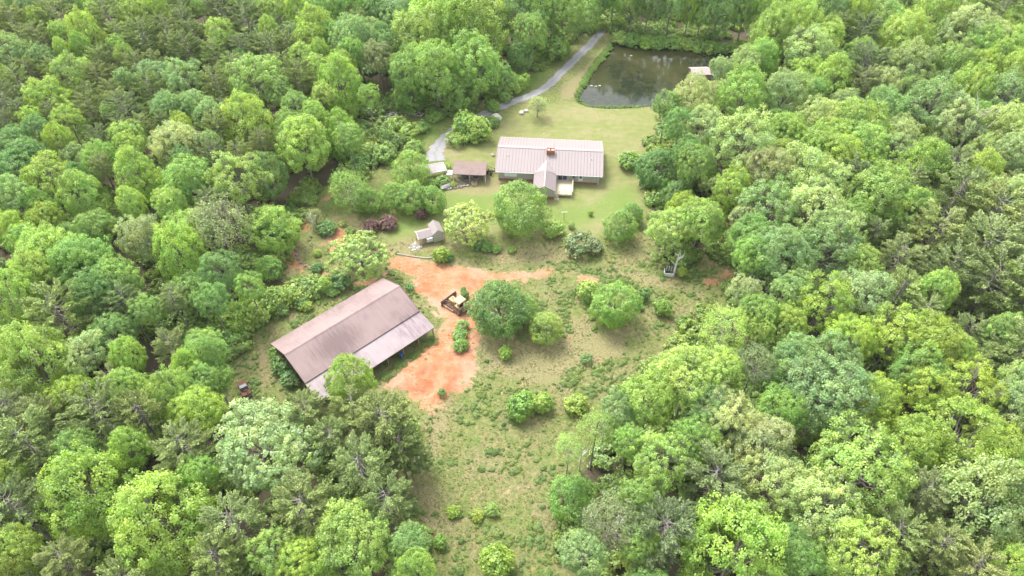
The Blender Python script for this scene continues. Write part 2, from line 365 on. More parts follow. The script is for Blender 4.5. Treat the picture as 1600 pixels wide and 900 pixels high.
def catmull(P, n=8):
    r = []
    Q = np.vstack([2*P[0]-P[1], P, 2*P[-1]-P[-2]])
    for i in range(1, len(Q)-2):
        for k in range(n):
            t = k/n; a, b, c, d = Q[i-1], Q[i], Q[i+1], Q[i+2]
            r.append(.5*((2*b)+(c-a)*t+(2*a-5*b+4*c-d)*t*t+(-a+3*b-3*c+d)*t**3))
    r.append(P[-1]); return np.array(r)
dc = catmull(np.column_stack([DW, dw]), 10)
vs, fs = [], []
for i, (x, y, w) in enumerate(dc):
    d = dc[min(i+1, len(dc)-1), :2]-dc[max(i-1, 0), :2]; d /= np.linalg.norm(d); nrm = np.array([-d[1], d[0]])
    wl = w*(1+.12*math.sin(i*1.7)+.08*math.sin(i*.61)); wr = w*(1+.12*math.sin(i*1.3+2))
    for k in range(7):
        s = k/6; q = np.array([x, y])+nrm*((1-s)*wl*.5-s*wr*.5)
        vs.append((q[0], q[1], gz(*q)+(.045 if 0 < k < 6 else -.05)))
    if i: b = (i-1)*7; fs += [(b+k, b+k+1, b+8+k, b+7+k) for k in range(6)]
me = bpy.data.meshes.new('driveway'); me.from_pydata(vs, [], [f[::-1] for f in fs]); me.materials.append(gm)
aa = me.attributes.new('across', 'FLOAT', 'POINT'); aa.data.foreach_set('value', np.tile(np.arange(7)/6., len(vs)//7).astype('f4'))
tag(obj('driveway', me), kind='structure')
# thin air: far things fade a little
hzm = bpy.data.materials.new('haze'); hzm.use_nodes = True; hzm.node_tree.nodes.clear()
_o = hzm.node_tree.nodes.new('ShaderNodeOutputMaterial'); _v = hzm.node_tree.nodes.new('ShaderNodeVolumePrincipled')
_v.inputs['Density'].default_value = .00006; _v.inputs['Color'].default_value = (.92, .95, 1, 1); hzm.node_tree.links.new(_v.outputs[0], _o.inputs['Volume'])
tag(MB().box(-1600, 1600, -500, 2600, -6, 104).build('haze', hzm), kind='stuff')
#@@TREES_BEGIN@@
# ------------------------------------------------------------------ foliage meshes, shared by the individual trees
def unit(v): return v/(np.linalg.norm(v, axis=-1, keepdims=True)+1e-9)
def leaves_mesh(name, C, A, B, var, m):
    n = len(C); V = np.stack([C-A/2, C+B/2-A*.08, C+A/2, C-B/2-A*.08], 1).reshape(-1, 3)
    me = mesh_np(name, V, np.arange(4*n).reshape(n, 4)); me.materials.append(m)
    a = me.attributes.new('leafvar', 'FLOAT_VECTOR', 'FACE'); a.data.foreach_set('vector', var.astype('f4').ravel())
    return me
def rand_dirs(r, n): return unit(r.normal(size=(n, 3)))
def spread_dirs(r, n, zmin, tries=14):
    out = []
    for _ in range(n):
        c = rand_dirs(r, tries*3); c = c[c[:, 2] > zmin][:tries]
        if not out: out.append(c[0]); continue
        o = np.array(out); d = ((c[:, None]-o[None])**2).sum(-1).min(1); out.append(c[d.argmax()])
    return np.array(out)
def broad_leaves(seed, nl=26, zmin=-.55, shape='round', lobe=.30, ncl=15, cr=.115, nleaf=74, ll=.043, lw=.033, keep=1., flat=.85, inner=.66):
    r = np.random.default_rng(seed)
    D = spread_dirs(r, nl, zmin)
    BD = rand_dirs(r, 5); BA = r.uniform(-.32, .26, 5)
    bump_ = 1+(np.clip(D@BD.T, 0, 1)**3*BA).sum(1)
    if shape == 'tall':      # ovoid with a pointed top
        rad = np.ones(nl); hz = D[:, 2]; w = np.where(hz > 0, (1-hz**1.5*.55), 1-.25*hz**2)
        LC = D*np.array([inner, inner, inner*1.05])*w[:, None]; LC[:, 2] = D[:, 2]*.78; LC[:, :2] *= bump_[:, None]
    else:
        LC = D*inner*(r.uniform(.84, 1.14, nl)*bump_)[:, None]
    LR = lobe*r.uniform(.75, 1.25, nl)
    if shape == 'tall': LR *= 1-.25*np.clip(D[:, 2], 0, 1)
    C, N, T = [], [], []
    for k in range(nl):
        n_ = int(ncl*(LR[k]/lobe)**1.6)+2
        d = spread_dirs(r, n_, -1, 6); out = unit(D[k]+np.array([0, 0, .6]))
        d = d[(d@out) > -.25]
        cc = LC[k]+LR[k]*d*np.array([1, 1, flat])*np.where(r.random((len(d), 1)) < .16, r.uniform(1.1, 1.45, (len(d), 1)), r.uniform(.75, 1.1, (len(d), 1)))
        tone = r.random(); C.append(cc); N.append(unit(d*.7+out*.6)); T.append(np.full(len(d), tone)*.5+r.random(len(d))*.5)
    C = np.vstack(C); N = np.vstack(N); T = np.concatenate(T)
    kp = r.random(len(C)) < keep; C, N, T = C[kp], N[kp], T[kp]
    n = len(C); rep = np.repeat(np.arange(n), nleaf)
    d = rand_dirs(r, n*nleaf); dn = (d*N[rep]).sum(1); d = np.where((dn < -.35)[:, None], -d, d)
    crr = cr*r.uniform(.7, 1.3, n)
    P = C[rep]+d*(crr[rep]*r.uniform(.45, 1.12, len(rep)))[:, None]
    nor = unit(d*.55+N[rep]*.35+np.array([0, 0, .35])+r.normal(size=P.shape)*.42)
    a = unit(np.cross(nor, rand_dirs(r, len(P)))); b = np.cross(nor, a)
    s = r.uniform(.65, 1.3, (len(P), 1))
    grow = np.clip((P[:, 2]*.3+.35)*0+T[rep]*.9-.2+r.normal(0, .18, len(P)), 0, 1)
    var = np.column_stack([T[rep], r.random(len(P)), grow])
    return P, a*ll*s, b*lw*s, var, LC
def pine_leaves(seed, nb=46, tuft=.068, w=.027, open_=1.):
    r = np.random.default_rng(seed); C, A, V = [], [], []; br = []
    for k in range(nb):
        t = (k+.5)/nb; z = -.75+1.5*t; az = k*2.39996+r.normal(0, .3)
        env = math.sqrt(max(0., 1-((z+.15)/1.12)**2))*(.95 if z < .2 else .85)
        L = max(.22, env*r.uniform(.72, 1.08)); rise = r.uniform(.10, .42)+.5*max(0, t-.6)
        dirh = np.array([math.cos(az), math.sin(az), 0]); side = np.array([-math.sin(az), math.cos(az), 0])
        pts = [np.array([0, 0, z])+dirh*L*s+np.array([0, 0, 1])*L*(rise*s**1.6-.05*math.sin(s*5)) for s in np.linspace(0, 1, 6)]
        br.append(pts); tone = r.random()
        nt_ = int(22*L/.7)+6
        for j in range(nt_):
            s = r.uniform(.30, 1.0)**.8; p = pts[0]+dirh*L*s+np.array([0, 0, 1])*L*(rise*s**1.6)
            sg = 1 if j % 2 else -1; ang = r.uniform(.35, 1.0)*(1.15-s*.6)
            td = unit(dirh*math.cos(ang)+side*sg*math.sin(ang)+np.array([0, 0, r.uniform(.05, .5)]))
            tl = r.uniform(.12, .24)*(1.25-.45*s)
            m_ = 20
            u = r.random(m_)[:, None]**.8
            q = p+td*tl*u+r.normal(0, .012, (m_, 3))
            a = unit(td+r.normal(size=(m_, 3))*.42+np.array([0, 0, .25]))
            C.append(q); A.append(a*tuft*r.uniform(.7, 1.25, (m_, 1)))
            V.append(np.column_stack([np.full(m_, tone*.5+r.random()*.5), r.random(m_), np.clip(u[:, 0]*.9-.1, 0, 1)]))
    C = np.vstack(C); A = np.vstack(A); V = np.vstack(V)
    B = unit(np.cross(A, rand_dirs(r, len(A))*.5+np.array([0, 0, 1.])*.0+rand_dirs(r, len(A))))*w*r.uniform(.8, 1.3, (len(A), 1))
    return C, A, B, V, br
def limbs_mesh(name, LC, seed, m, nmax=16, thick=.035, bare=0):
    r = np.random.default_rng(seed); b = MB(); idx = r.permutation(len(LC))[:nmax]
    for i in idx:
        e = LC[i]; z0 = -.75+.9*r.random()*max(0, min(1, (e[2]+1)/1.6))
        s0 = np.array([0, 0, min(z0, e[2]-.1)]); mid = s0*.45+e*.55+np.array([0, 0, -.06])+r.normal(0, .04, 3)
        b.tube([s0, mid, e, e*1.22+r.normal(0, .03, 3)], [thick, thick*.6, thick*.3, thick*.12], 4)
        for j in range(2+bare*3):
            q = e+rand_dirs(r, 1)[0]*.28+e*.12; b.tube([mid*.4+e*.6, q, q+rand_dirs(r, 1)[0]*.08], [thick*.25, thick*.14, thick*.06], 3)
    return b.mesh(name, m)
def trunk_mesh(name, seed, m, top=.12):
    r = np.random.default_rng(seed); zs = np.linspace(-1.02, top, 7); off = np.cumsum(r.normal(0, .05, (7, 2)), 0)*.35
    off -= off[5]
    return MB().tube([(off[i, 0], off[i, 1], z) for i, z in enumerate(zs)], [1.35, 1., .9, .8, .7, .55, .3], 7).mesh(name, m)
# trunk meshes: unit radius 1 = scaled separately (x,y in multiples of trunk radius)
PROTO = {}
def add_proto(key, leaf, LCs=None, br=None, seed=0, mat_=LEAF, limbs=16, bare=0, thick=.03):
    C, A, B, V = leaf
    cm = leaves_mesh('crown', C, A, B, V, mat_)
    if br is not None:
        b = MB()
        for pts in br: b.tube(pts, [.010, .009, .007, .005, .004, .002], 3)
        b.tube([(0, 0, -.9), (0, 0, 0), (0, 0, .85)], [.025, .018, .004], 5)
        lm = b.mesh('branches', TWIG)
    else: lm = limbs_mesh('branches', LCs, seed, BARK, limbs, thick, bare)
    PROTO.setdefault(key, []).append((cm, lm))
def mkb(key, seed, limbs=16, bare=0, **k):
    C, A, B, V, LC = broad_leaves(seed, **k); add_proto(key, (C, A, B, V), LC, None, seed, LEAF, limbs, bare)
for s_ in range(5): mkb('H', 100+s_, nl=30+4*(s_ % 3), lobe=.27+.03*(s_ % 2), inner=.74, nleaf=74)
mkb('H', 131, nl=24, lobe=.29, inner=.74, nleaf=76, keep=.85, bare=1)
for s_ in range(3): mkb('B', 120+s_, nl=22, lobe=.29, inner=.72, zmin=-.35, nleaf=76, bare=2, keep=.9, limbs=20)         # lobed crowns with gaps
for s_ in range(4): mkb('T', 140+s_, nl=38, lobe=.235, shape='tall', zmin=-.85, nleaf=74, ncl=12, inner=.74)
for s_ in range(2): mkb('D', 160+s_, nl=64, lobe=.17, inner=.82, cr=.085, ncl=9, nleaf=46, ll=.045, lw=.034)      # dense dome of small clumps
for s_ in range(2): mkb('A', 170+s_, nl=30, lobe=.28, inner=.66, cr=.16, ncl=9, nleaf=26, ll=.06, lw=.03, bare=2)      # airy
for s_ in range(2): mkb('C', 180+s_, nl=34, lobe=.21, inner=.76, cr=.085, ncl=13, nleaf=26, ll=.085, lw=.05, keep=.9, limbs=20, bare=1)
for s_ in range(3): mkb('G', 190+s_, nl=50, lobe=.21, inner=.76, shape='tall', zmin=-.9, ncl=12, nleaf=54, limbs=8)      # leafy down to the ground
for s_ in range(3): mkb('Y', 195+s_, nl=16, lobe=.36, inner=.62, zmin=-.8, cr=.22, ncl=9, nleaf=32, ll=.16, lw=.105, limbs=6)
for s_ in range(3): mkb('S', 200+s_, nl=12, lobe=.42, inner=.62, zmin=-.5, cr=.26, ncl=9, nleaf=30, ll=.20, lw=.12, limbs=6)
for s_ in range(5):
    C, A, B, V, br = pine_leaves(300+s_, nb=44+5*s_); add_proto('P', (C, A, B, V), None, br, s_, NEEDLE)
TRUNK = [trunk_mesh('trunk', 400+i, BARK) for i in range(4)]
COL = {'l': (.335, .480, .100), 'g': (.250, .410, .085), 'd': (.165, .310, .078), 'b': (.240, .380, .130), 'p': (.355, .470, .175),
       'y': (.325, .455, .065), 'o': (.275, .350, .130), 't': (.345, .415, .165), 'c': (.42, .54, .15), 'r': (.19, .10, .10), 'e': (.235, .305, .130)}
CNAME = {'l': 'light green', 'g': 'mid green', 'd': 'deep green', 'b': 'bluish green', 'p': 'pale grey-green', 'y': 'yellow-green', 'o': 'olive',
         't': 'tan-tinged', 'c': 'cream-tipped', 'r': 'dark red', 'e': 'dull olive-brown'}
FNAME = {'H': 'rounded tree', 'B': 'many-lobed tree', 'T': 'tapering tree', 'D': 'dome-crowned tree',
         'A': 'airy tree', 'C': 'blossoming tree', 'G': 'bushy tree', 'Y': 'young tree', 'S': 'shrub', 'P': 'pine'}
# x, y, r (photo pixels of the crown), form, colour.  crowns of the wood
L = """10 12 18 H g;50 10 22 H b;85 8 14 T l;110 5 14 H d;135 8 14 H g;25 40 28 P o;57 30 16 T l;90 28 26 P o;147 20 13 T l;170 30 24 P o;210 25 22 H l;245 12 18 T l;285 15 20 P o;313 12 12 H g;
60 62 22 P o;95 53 18 H l;135 52 27 T l;185 55 17 P o;225 60 24 P o;262 50 18 P o;300 52 18 P o;15 85 30 B b;95 75 13 T l;125 70 16 T g;162 88 14 P o;183 70 12 H g;194 85 15 T l;155 97 18 P o;290 75 22 P o;240 95 14 P t;215 105 20 P o;
63 92 18 H b;112 118 28 B l;45 112 18 P o;5 118 14 T y;30 132 22 P o;85 112 18 P o;155 122 18 P o;195 125 14 H b;235 140 20 P o;175 145 16 P o;290 128 27 B b;10 165 26 P e;75 155 28 B y;50 190 16 H y;110 195 22 B y;140 170 20 P o;200 185 27 P e;172 180 11 H g;265 178 20 H b;308 172 22 H b;285 200 16 H y;95 225 22 T y;30 225 22 H d;205 225 24 H l;225 205 16 P o;275 225 26 H p;160 225 20 P e;
345 20 22 P e;385 8 20 H g;387 35 26 P e;430 18 22 H l;465 22 22 T l;495 50 30 T l;420 45 14 T l;345 52 20 H l;378 75 16 P e;335 85 18 P o;425 80 22 P o;450 78 18 P o;510 18 24 H g;545 12 26 H g;560 32 14 P o;590 20 22 H d;620 18 20 H b;555 65 33 H b;500 85 17 T l;532 135 36 T l;590 88 22 B o;405 130 40 B l;340 140 24 P o;470 128 26 P o;365 108 18 P o;440 105 16 P o;
388 195 38 T l;330 190 22 H b;473 222 36 H l;330 230 18 H b;462 168 20 B g;492 180 16 H l;575 150 18 H g;545 215 20 H g;20 240 24 H d;50 250 26 H d;20 275 30 H d;82 285 34 B y;160 258 22 H g;205 238 20 H l;218 282 36 T l;285 238 32 H t;300 288 34 H g;135 315 36 T l;208 325 24 T l;155 365 26 H g;20 318 30 H b;15 360 24 H y;38 378 20 H g;225 375 34 H t;280 395 42 T l;75 402 36 H l;132 412 38 H g;60 438 36 T l;180 440 30 H g;
370 282 36 B l;345 352 44 A e;30 470 44 T l;95 495 44 P o;150 462 30 H d;195 470 24 P e;232 485 24 H g;60 572 60 T l;138 552 32 B p;200 555 26 T l;178 592 20 P o;200 607 26 H g;268 540 24 P o;290 568 22 T y;270 618 40 T l;158 652 46 P o;225 655 38 P o;20 645 30 P e;65 655 30 P o;312 595 26 H g;390 450 24 H g;320 545 30 H g;335 590 28 H g;310 640 38 H y;345 425 28 H d;365 500 26 Y l;397 488 22 Y l;430 468 18 Y l;350 525 24 S g;330 470 26 H d;
50 702 48 P o;202 700 30 T l;120 705 26 H g;145 772 66 T l;260 820 76 T l;290 705 40 P o;15 745 26 T l;30 800 44 P e;15 872 36 H y;108 880 30 P o;312 742 26 H g;410 692 74 D p;370 825 46 P o;478 800 46 P o;565 735 48 P o;605 785 46 P o;518 688 32 P o;598 660 46 P o;650 715 28 P o;552 640 34 P o;478 645 30 P o;552 852 54 H l;470 880 32 H y;640 850 30 H b;652 892 40 T l;345 880 38 P o;625 700 38 P o;545 597 44 T l;430 870 34 H g;
660 60 40 H l;700 42 46 H l;745 42 48 H l;680 112 40 H g;740 100 44 H g;640 110 30 H g;720 142 30 H g;780 122 26 B g;640 150 24 H g;625 28 26 H b;800 20 36 H b;828 50 26 H g;850 20 34 H g;868 72 22 Y g;880 20 32 H g;912 25 26 H g;812 85 22 H d;
960 25 30 H g;990 40 26 H g;1015 18 26 H b;1050 18 26 H b;1080 15 20 T y;1125 22 34 H b;1165 25 26 H g;1200 20 30 H g;1240 10 26 H b;1275 8 24 H g;1300 28 24 H b;940 12 24 H d;1100 5 22 H g;
1122 110 20 H p;1155 102 28 H p;1185 88 32 H g;1210 58 34 H l;1245 42 26 H l;1262 80 34 B p;1292 60 26 H l;1225 148 34 H p;1160 150 38 H g;1298 128 34 T l;1085 160 32 H t;1042 165 24 B g;1062 198 24 H d;1100 202 28 H p;1162 228 46 B p;1230 202 26 H l;1285 190 34 H p;1282 232 34 H l;
1335 28 26 T l;1365 22 30 H p;1348 52 26 P e;1395 38 24 H g;1412 62 34 H l;1460 30 40 T l;1500 15 30 T l;1505 50 38 B t;1565 25 34 P e;1590 38 22 H l;1530 72 26 H g;1550 65 30 H t;1580 78 26 H l;1355 100 28 P e;1345 132 28 P e;1382 130 26 H t;1430 97 34 B p;1490 102 30 H g;1530 105 24 H y;1562 90 22 T l;1515 145 36 T l;1460 162 42 B b;1382 165 28 H b;1500 190 34 B p;1570 150 34 B b;1592 112 26 H y;1340 200 40 H l;1580 205 34 H p;1302 212 30 H l;
1028 262 34 G d;1060 305 24 G d;1075 238 22 H d;1088 255 26 H g;1145 292 26 H y;1200 272 40 B t;1247 278 46 B p;1200 330 40 B b;1265 340 48 B p;1172 372 34 H g;1290 390 44 B b;1220 402 40 H b;1160 342 20 B t;1180 400 28 H g;1095 345 34 H l;
1310 250 36 H y;1352 230 34 H l;1400 232 26 B p;1437 270 42 T l;1370 312 44 H l;1422 335 34 T l;1328 275 26 P e;1482 268 28 P e;1530 275 34 T l;1490 318 44 P o;1545 350 48 P o;1530 402 50 P o;1460 372 40 P o;1592 322 42 H p;1582 392 40 P o;1290 290 34 B p;1305 368 40 B p;1400 412 34 P o;1347 412 28 B l;1480 430 36 P e;1592 240 30 H p;
1165 457 24 H t;1185 490 28 H g;1130 520 36 A l;1190 515 18 H l;1235 508 27 H y;1288 472 44 B y;1330 530 34 H y;1180 570 28 A e;1250 572 40 H b;1300 560 36 H b;1240 455 30 H b;1345 465 44 B p;1405 458 28 P o;1460 460 32 T l;1440 495 26 P o;1540 452 50 P o;1590 472 50 P o;1400 520 40 B y;1450 542 44 H y;1497 550 24 T l;1430 582 36 H g;1572 530 34 H g;1590 560 44 P o;1520 572 22 P o;1370 625 36 H y;1450 612 34 H y;1510 612 42 B y;1585 602 34 T p;1585 640 44 T p;
1075 590 56 D l;1120 580 34 H l;1015 625 40 H l;1110 645 34 H b;1140 660 44 B t;1192 692 46 B t;1030 722 44 B l;1115 752 46 P e;1290 620 60 B b;1340 730 66 B l;1280 792 56 B p;1210 752 50 B p;1430 690 38 H y;1500 680 56 B y;1555 700 40 H y;1530 790 78 T p;1150 862 82 T l;1035 832 50 P e;1340 862 56 B l;1400 832 40 P o;1472 850 36 P o;1525 885 38 P t;1585 885 36 T l;1255 872 30 H g;1450 765 30 P e;1225 640 34 H g;1080 690 34 H g;1590 745 34 H g
895 775 38 G g;932 670 32 A l;965 642 26 H b;955 818 46 A e;912 868 36 D b;1000 778 28 H g;890 700 24 A l;1000 850 26 H g;980 690 22 H g;1240 850 30 H d"""
# standing free in the clearing
CLR = """780 477 48 G d 12;817 482 24 G g 8;852 512 27 G l 8;961 475 39 G g 10;918 453 17 Y l 0;1005 460 10 Y d 0;1037 480 14 Y g 0;790 552 10 Y y 0;813 324 48 G g 13;727 350 36 C c 0;563 400 44 C c 0;
865 357 15 S l 0;903 380 20 S e 0;928 385 14 S e 0;968 352 28 G g 0;988 332 18 G g 0;688 398 12 Y y 0;720 540 11 S g 0;718 522 10 S g 0;722 508 9 S g 0;726 463 7 Y d 0;724 455 5 Y d 0;923 333 4 Y y 0;893 352 5 Y p 0;1066 425 8 Y y 0;
813 634 20 Y g 0;847 629 16 Y l 0;775 880 26 Y y 0;708 798 10 S y 0;745 806 9 S y 0;770 796 10 S g 0;687 846 10 Y g 0;900 632 16 S y 0;1045 357 36 K l 0;1110 292 18 Y p 0;985 250 17 S g 0;1075 270 20 H g 0;
580 352 12 S r 0;606 348 13 S r 0;657 332 10 Y r 0;640 262 32 G l 15;613 305 24 G g 0;645 305 28 G g 0;676 310 24 G g 0;545 298 34 A g 0;575 312 22 G g 0;492 338 14 A t 0;430 355 42 G l 0;510 356 13 S d 0;547 360 7 S g 0;420 418 22 G g 0;415 470 20 Y g 0;
457 460 14 Y l 0;508 443 14 Y l 0;482 450 14 S d 0;530 440 16 S d 0;540 425 14 S d 0;495 418 9 S d 0;470 470 12 S d 0;520 455 9 S g 0;478 478 9 S y 0;495 395 6 S y 0;725 195 19 Y l 0;748 200 20 Y l 0;714 215 14 S l 0;735 212 14 S l 0;768 190 11 S g 0;840 165 17 A p 0;
420 360 16 S g 0;440 570 16 S d 0;455 590 14 S d 0;432 550 11 S g 0;572 208 14 S g 0;602 215 15 S g 0;620 195 13 S l 0;640 205 14 S l 0;648 230 14 S g 0;600 240 16 S g 0;575 235 14 S l 0;560 255 16 S g 0;660 198 10 S g 0;680 183 9 S l 0;
990 345 10 S g 0;1000 480 6 S g 0;760 385 9 S g 0;745 380 10 S d 0;775 388 7 S g 0;800 390 6 S g 0;690 615 6 S d 0;640 448 6 S d 0;505 440 10 S g 0;1070 395 9 S g 0;700 400 8 S d 0;915 560 8 S d 0;1120 330 24 H y 0;1130 300 16 H l 0;730 370 8 S d 0;535 350 5 S l 0;
970 56 13 S l 0;990 58 14 S g 0;1012 60 14 S l 0;1033 62 13 S g 0;1052 62 14 S l 0;1072 64 13 S l 0;1092 66 14 S g 0;1112 68 13 S l 0;1130 70 12 S g 0;1148 72 11 S l 0;1165 84 12 S l 0;1178 72 14 S l 0;708 288 5 S y 0;673 288 10 S g 0;690 282 9 S g 0;700 262 6 Y l 0;
850 80 12 Y g 0;800 135 14 S l 0;815 128 12 Y l 0;790 152 9 S g 0;770 165 10 S g 0"""
recs = []
def add_rec(px, py, rp, form, col, semi_k, base, free, listed=True, minx=None):
    # crown radius, height of its centre, place
    zc = 12.
    hk = 1.
    for it in range(16):
        x, y = at(px, py, zc); dep = proj(x, y, zc)[2]; R = rp*dep/F
        semi = R*semi_k
        if free: zc = semi*.93+base
        else:
            Ht = np.clip(11.5+R*1.15+(2. if form == 'T' else 0), 11, 25)*hk; zc = Ht-semi
            zc = max(zc, semi*1.02)
            if it > 3:
                b_ = np.array([[x, y]])
                if sdf(b_, OPEN)[0] < .3 or sdf(b_, POND)[0] < 1.5:
                    if 930 < px < 1340 and py < 72: py -= 4
                    else: hk *= .93
    if not free and 930 < px < 1340 and py < 60: semi *= 1.45
    zc = max(zc, .3); recs.append(dict(x=x, y=y, R=R, semi=semi, zc=zc, form=form, col=col, px=px, py=py, rp=rp, listed=listed, free=free))
SK = {'H': 1.12, 'B': 1.05, 'T': 1.6, 'D': .9, 'A': 1.0, 'C': .85, 'G': 1.0, 'Y': 1.0, 'S': .75, 'P': 1.1, 'K': .85}
for e in L.replace('\n', ';').split(';'):
    if not e.strip(): continue
    x, y, r, f, c = e.split(); x, y, r = float(x), float(y), float(r)
    pw = at(x, y, 9.)[None]; room = min(float(sdf(pw, OPEN)[0]), float(sdf(pw, POND)[0]), float(sdf(pw, TERR)[0]))-r*proj(*pw[0], 9.)[2]/F
    big = np.clip(room/3, 0, 1)*(.2 if f == 'P' else .14) if f != 'D' else 0
    if 1100 < x < 1235 and 84 < y < 125: r *= .82; x += 6
    add_rec(x, y, r*(.86 if f == 'T' else 1.)*(1+big), f, c, SK[f], 0, f in 'YSG' )
for e in CLR.replace('\n', ';').split(';'):
    if not e.strip(): continue
    x, y, r, f, c, h = e.split(); x, y, r = float(x), float(y), float(r)
    k = SK[f]
    base = {'C': .8, 'K': 4.0, 'H': 1.5, 'A': .8, 'Y': .15, 'G': .2}.get(f, .0)
    add_rec(x, y, r, 'H' if f == 'K' else f, c, k, base, True)
n_listed = len(recs)
# the wood between the crowns that were read off: smaller trees wherever the ground would be bare
r_ = np.random.default_rng(5)
occ = [(q['x'], q['y'], q['R']) for q in recs]
cand = []
for _ in range(26000):
    x = r_.uniform(-230, 240); y = r_.uniform(8, 330); px, py, dep = proj(x, y, 12.)
    if not (-60 < px < 1660 and -40 < py < 960): continue
    cand.append((x, y, px, py, dep))
CP = np.array([(c[0], c[1]) for c in cand]); co = sdf(CP, OPEN); cw = sdf(CP, POND); ct = sdf(CP, TERR)
for (x, y, px, py, dep), so1, sw, st in zip(cand, co, cw, ct):
    pine = (px < 420 and py < 260 and r_.random() < .5) or r_.random() < .12 or (px < 700 and py > 640 and r_.random() < .5) or (px > 1420 and 230 < py < 560 and r_.random() < .6)
    R = r_.uniform(2.6, 4.2) if pine else r_.uniform(2.8, 5.0)
    if so1 < R*.95 or sw < R*1.1 or st < R: continue
    if 1030 < px < 1215 and py < 190: continue
    tp = np.array([at(px, py-R*F/dep*.9)])
    if sdf(tp, OPEN)[0] < 1 or sdf(tp, TERR)[0] < 1: continue
    A_ = np.array(occ)
    dd = np.hypot(A_[:, 0]-x, A_[:, 1]-y)
    if (dd < .74*(A_[:, 2]+R)).any(): continue
    near = dd.argsort()[:3]; nc = recs[near[0]]['col'] if near[0] < len(recs) else 'g'
    c = ('o' if r_.random() < .7 else 'e') if pine else (nc if nc in 'lgdbpyt' and r_.random() < .35 else r_.choice(list('lggggddbpy')))
    f = 'P' if pine else r_.choice(list('HHHBT'))
    Ht = r_.uniform(12, 16.5); semi = R*SK[f]; zc = Ht-semi
    px2, py2, dep2 = proj(x, y, zc)
    recs.append(dict(x=x, y=y, R=R, semi=semi, zc=zc, form=f, col=str(c), px=px2, py=py2, rp=R*F/dep2, listed=False, free=False)); occ.append((x, y, R))
# which of them the picture shows: paint the crowns as discs into a small grid, nearest last
gw, gh = 400, 225; idb = np.full((gh, gw), -1); yy, xx = np.mgrid[0:gh, 0:gw]
order = sorted(range(len(recs)), key=lambda i: -proj(recs[i]['x'], recs[i]['y'], recs[i]['zc'])[2])
for i in order:
    q = recs[i]; cx, cy, dep = proj(q['x'], q['y'], q['zc']); rx = q['R']*F/dep*.95/4; th = math.atan2(CAM_H-q['zc'], math.hypot(q['x'], q['y']))
    ry = math.sqrt((q['R']*math.sin(th))**2+(q['semi']*math.cos(th))**2)*F/dep*.95/4
    idb[((xx-cx/4)/rx)**2+((yy-cy/4)/ry)**2 < 1] = i
vis = np.bincount(idb[idb >= 0].ravel(), minlength=len(recs))
keep, offframe = [], []
for i, q in enumerate(recs):
    q['vis'] = int(vis[i])
    if vis[i] >= (3 if q['listed'] else 9): keep.append(q)
    elif not q['listed']: offframe.append(q)
TREE_REC = keep
KIND = {'H': 'broadleaf_tree', 'B': 'lobed_tree', 'T': 'poplar_tree', 'D': 'broadleaf_tree', 'A': 'airy_tree', 'C': 'blossoming_tree', 'G': 'leafy_tree', 'Y': 'young_tree', 'S': 'shrub', 'P': 'pine_tree'}
CAT = {'P': 'pine tree', 'S': 'shrub'}
# labels: look, then place by things one can find, then an order inside that place
def zone(px, py, free):
    if free:
        if py < 80: return 'on the far pond bank'
        if px > 780 and py < 180: return 'beside the upper gravel drive'
        if px < 700 and py < 262: return 'on the slope left of the drive'
        if py < 235 and px < 800: return 'on the lawn beside the drive'
        if px < 560 and py > 400: return 'on the strip behind the barn' if py < 540 else 'by the left end of the barn'
        if px < 560 : return 'on the terraces above the barn'
        if px < 700 and py < 345: return 'in the row left of the yard'
        if px < 700 and py < 440: return 'around the garden building'
        if px < 745 and 440 < py < 560: return 'on the clay by the bulldozer'
        if py < 410 and px < 950: return 'on the lower lawn'
        if py < 410: return 'along the right lawn edge'
        if py < 570: return 'amid the clearing right of the clay'
        if px > 860: return 'along the right meadow edge'
        return 'in the lower meadow'
    row = 'topmost' if py < 70 else ('pond-level' if py < 180 else ('house-level' if py < 300 else ('lawn-level' if py < 410 else ('barn-level' if py < 530 else ('truck-level' if py < 650 else ('lower' if py < 770 else 'bottom'))))))
    if px < 620: col = 'far left' if px < 130 else ('left' if px < 290 else ('inner left' if px < 450 else 'left of centre'))
    elif px < 960: col = 'centre'
    else: col = 'right of centre' if px < 1160 else ('inner right' if px < 1300 else ('right' if px < 1460 else 'far right'))
    return 'in the %s wood, %s' % (row, col)
ORD = ['leftmost', 'second from left', 'third from left', 'fourth from left', 'fifth from left', 'sixth from left', 'seventh from left', 'eighth from left', 'ninth from left', 'tenth from left']
groups = {}
for q in TREE_REC:
    px, py, _ = proj(q['x'], q['y'], q['zc']); q['sx'], q['sy'] = px, py
    size = 'broad ' if q['rp'] > 42 else ('small ' if q['rp'] < 19 and not q['form'] in 'YS' else '')
    q['desc'] = size+CNAME[q['col']]+' '+(FNAME[q['form']] if not (q['col'] == 'r') else 'leaved shrub'); q['zone'] = zone(px, py, q['free'])
    groups.setdefault((q['desc'], q['zone']), []).append(q)
for (d, z), qs in groups.items():
    qs.sort(key=lambda q: q['sx'])
    for k, q in enumerate(qs):
        q['label'] = d+' '+z+('' if len(qs) == 1 else ', '+(('left one' if k == 0 else 'right one') if len(qs) == 2 else (ORD[k] if k < len(qs)-1 else 'rightmost')))
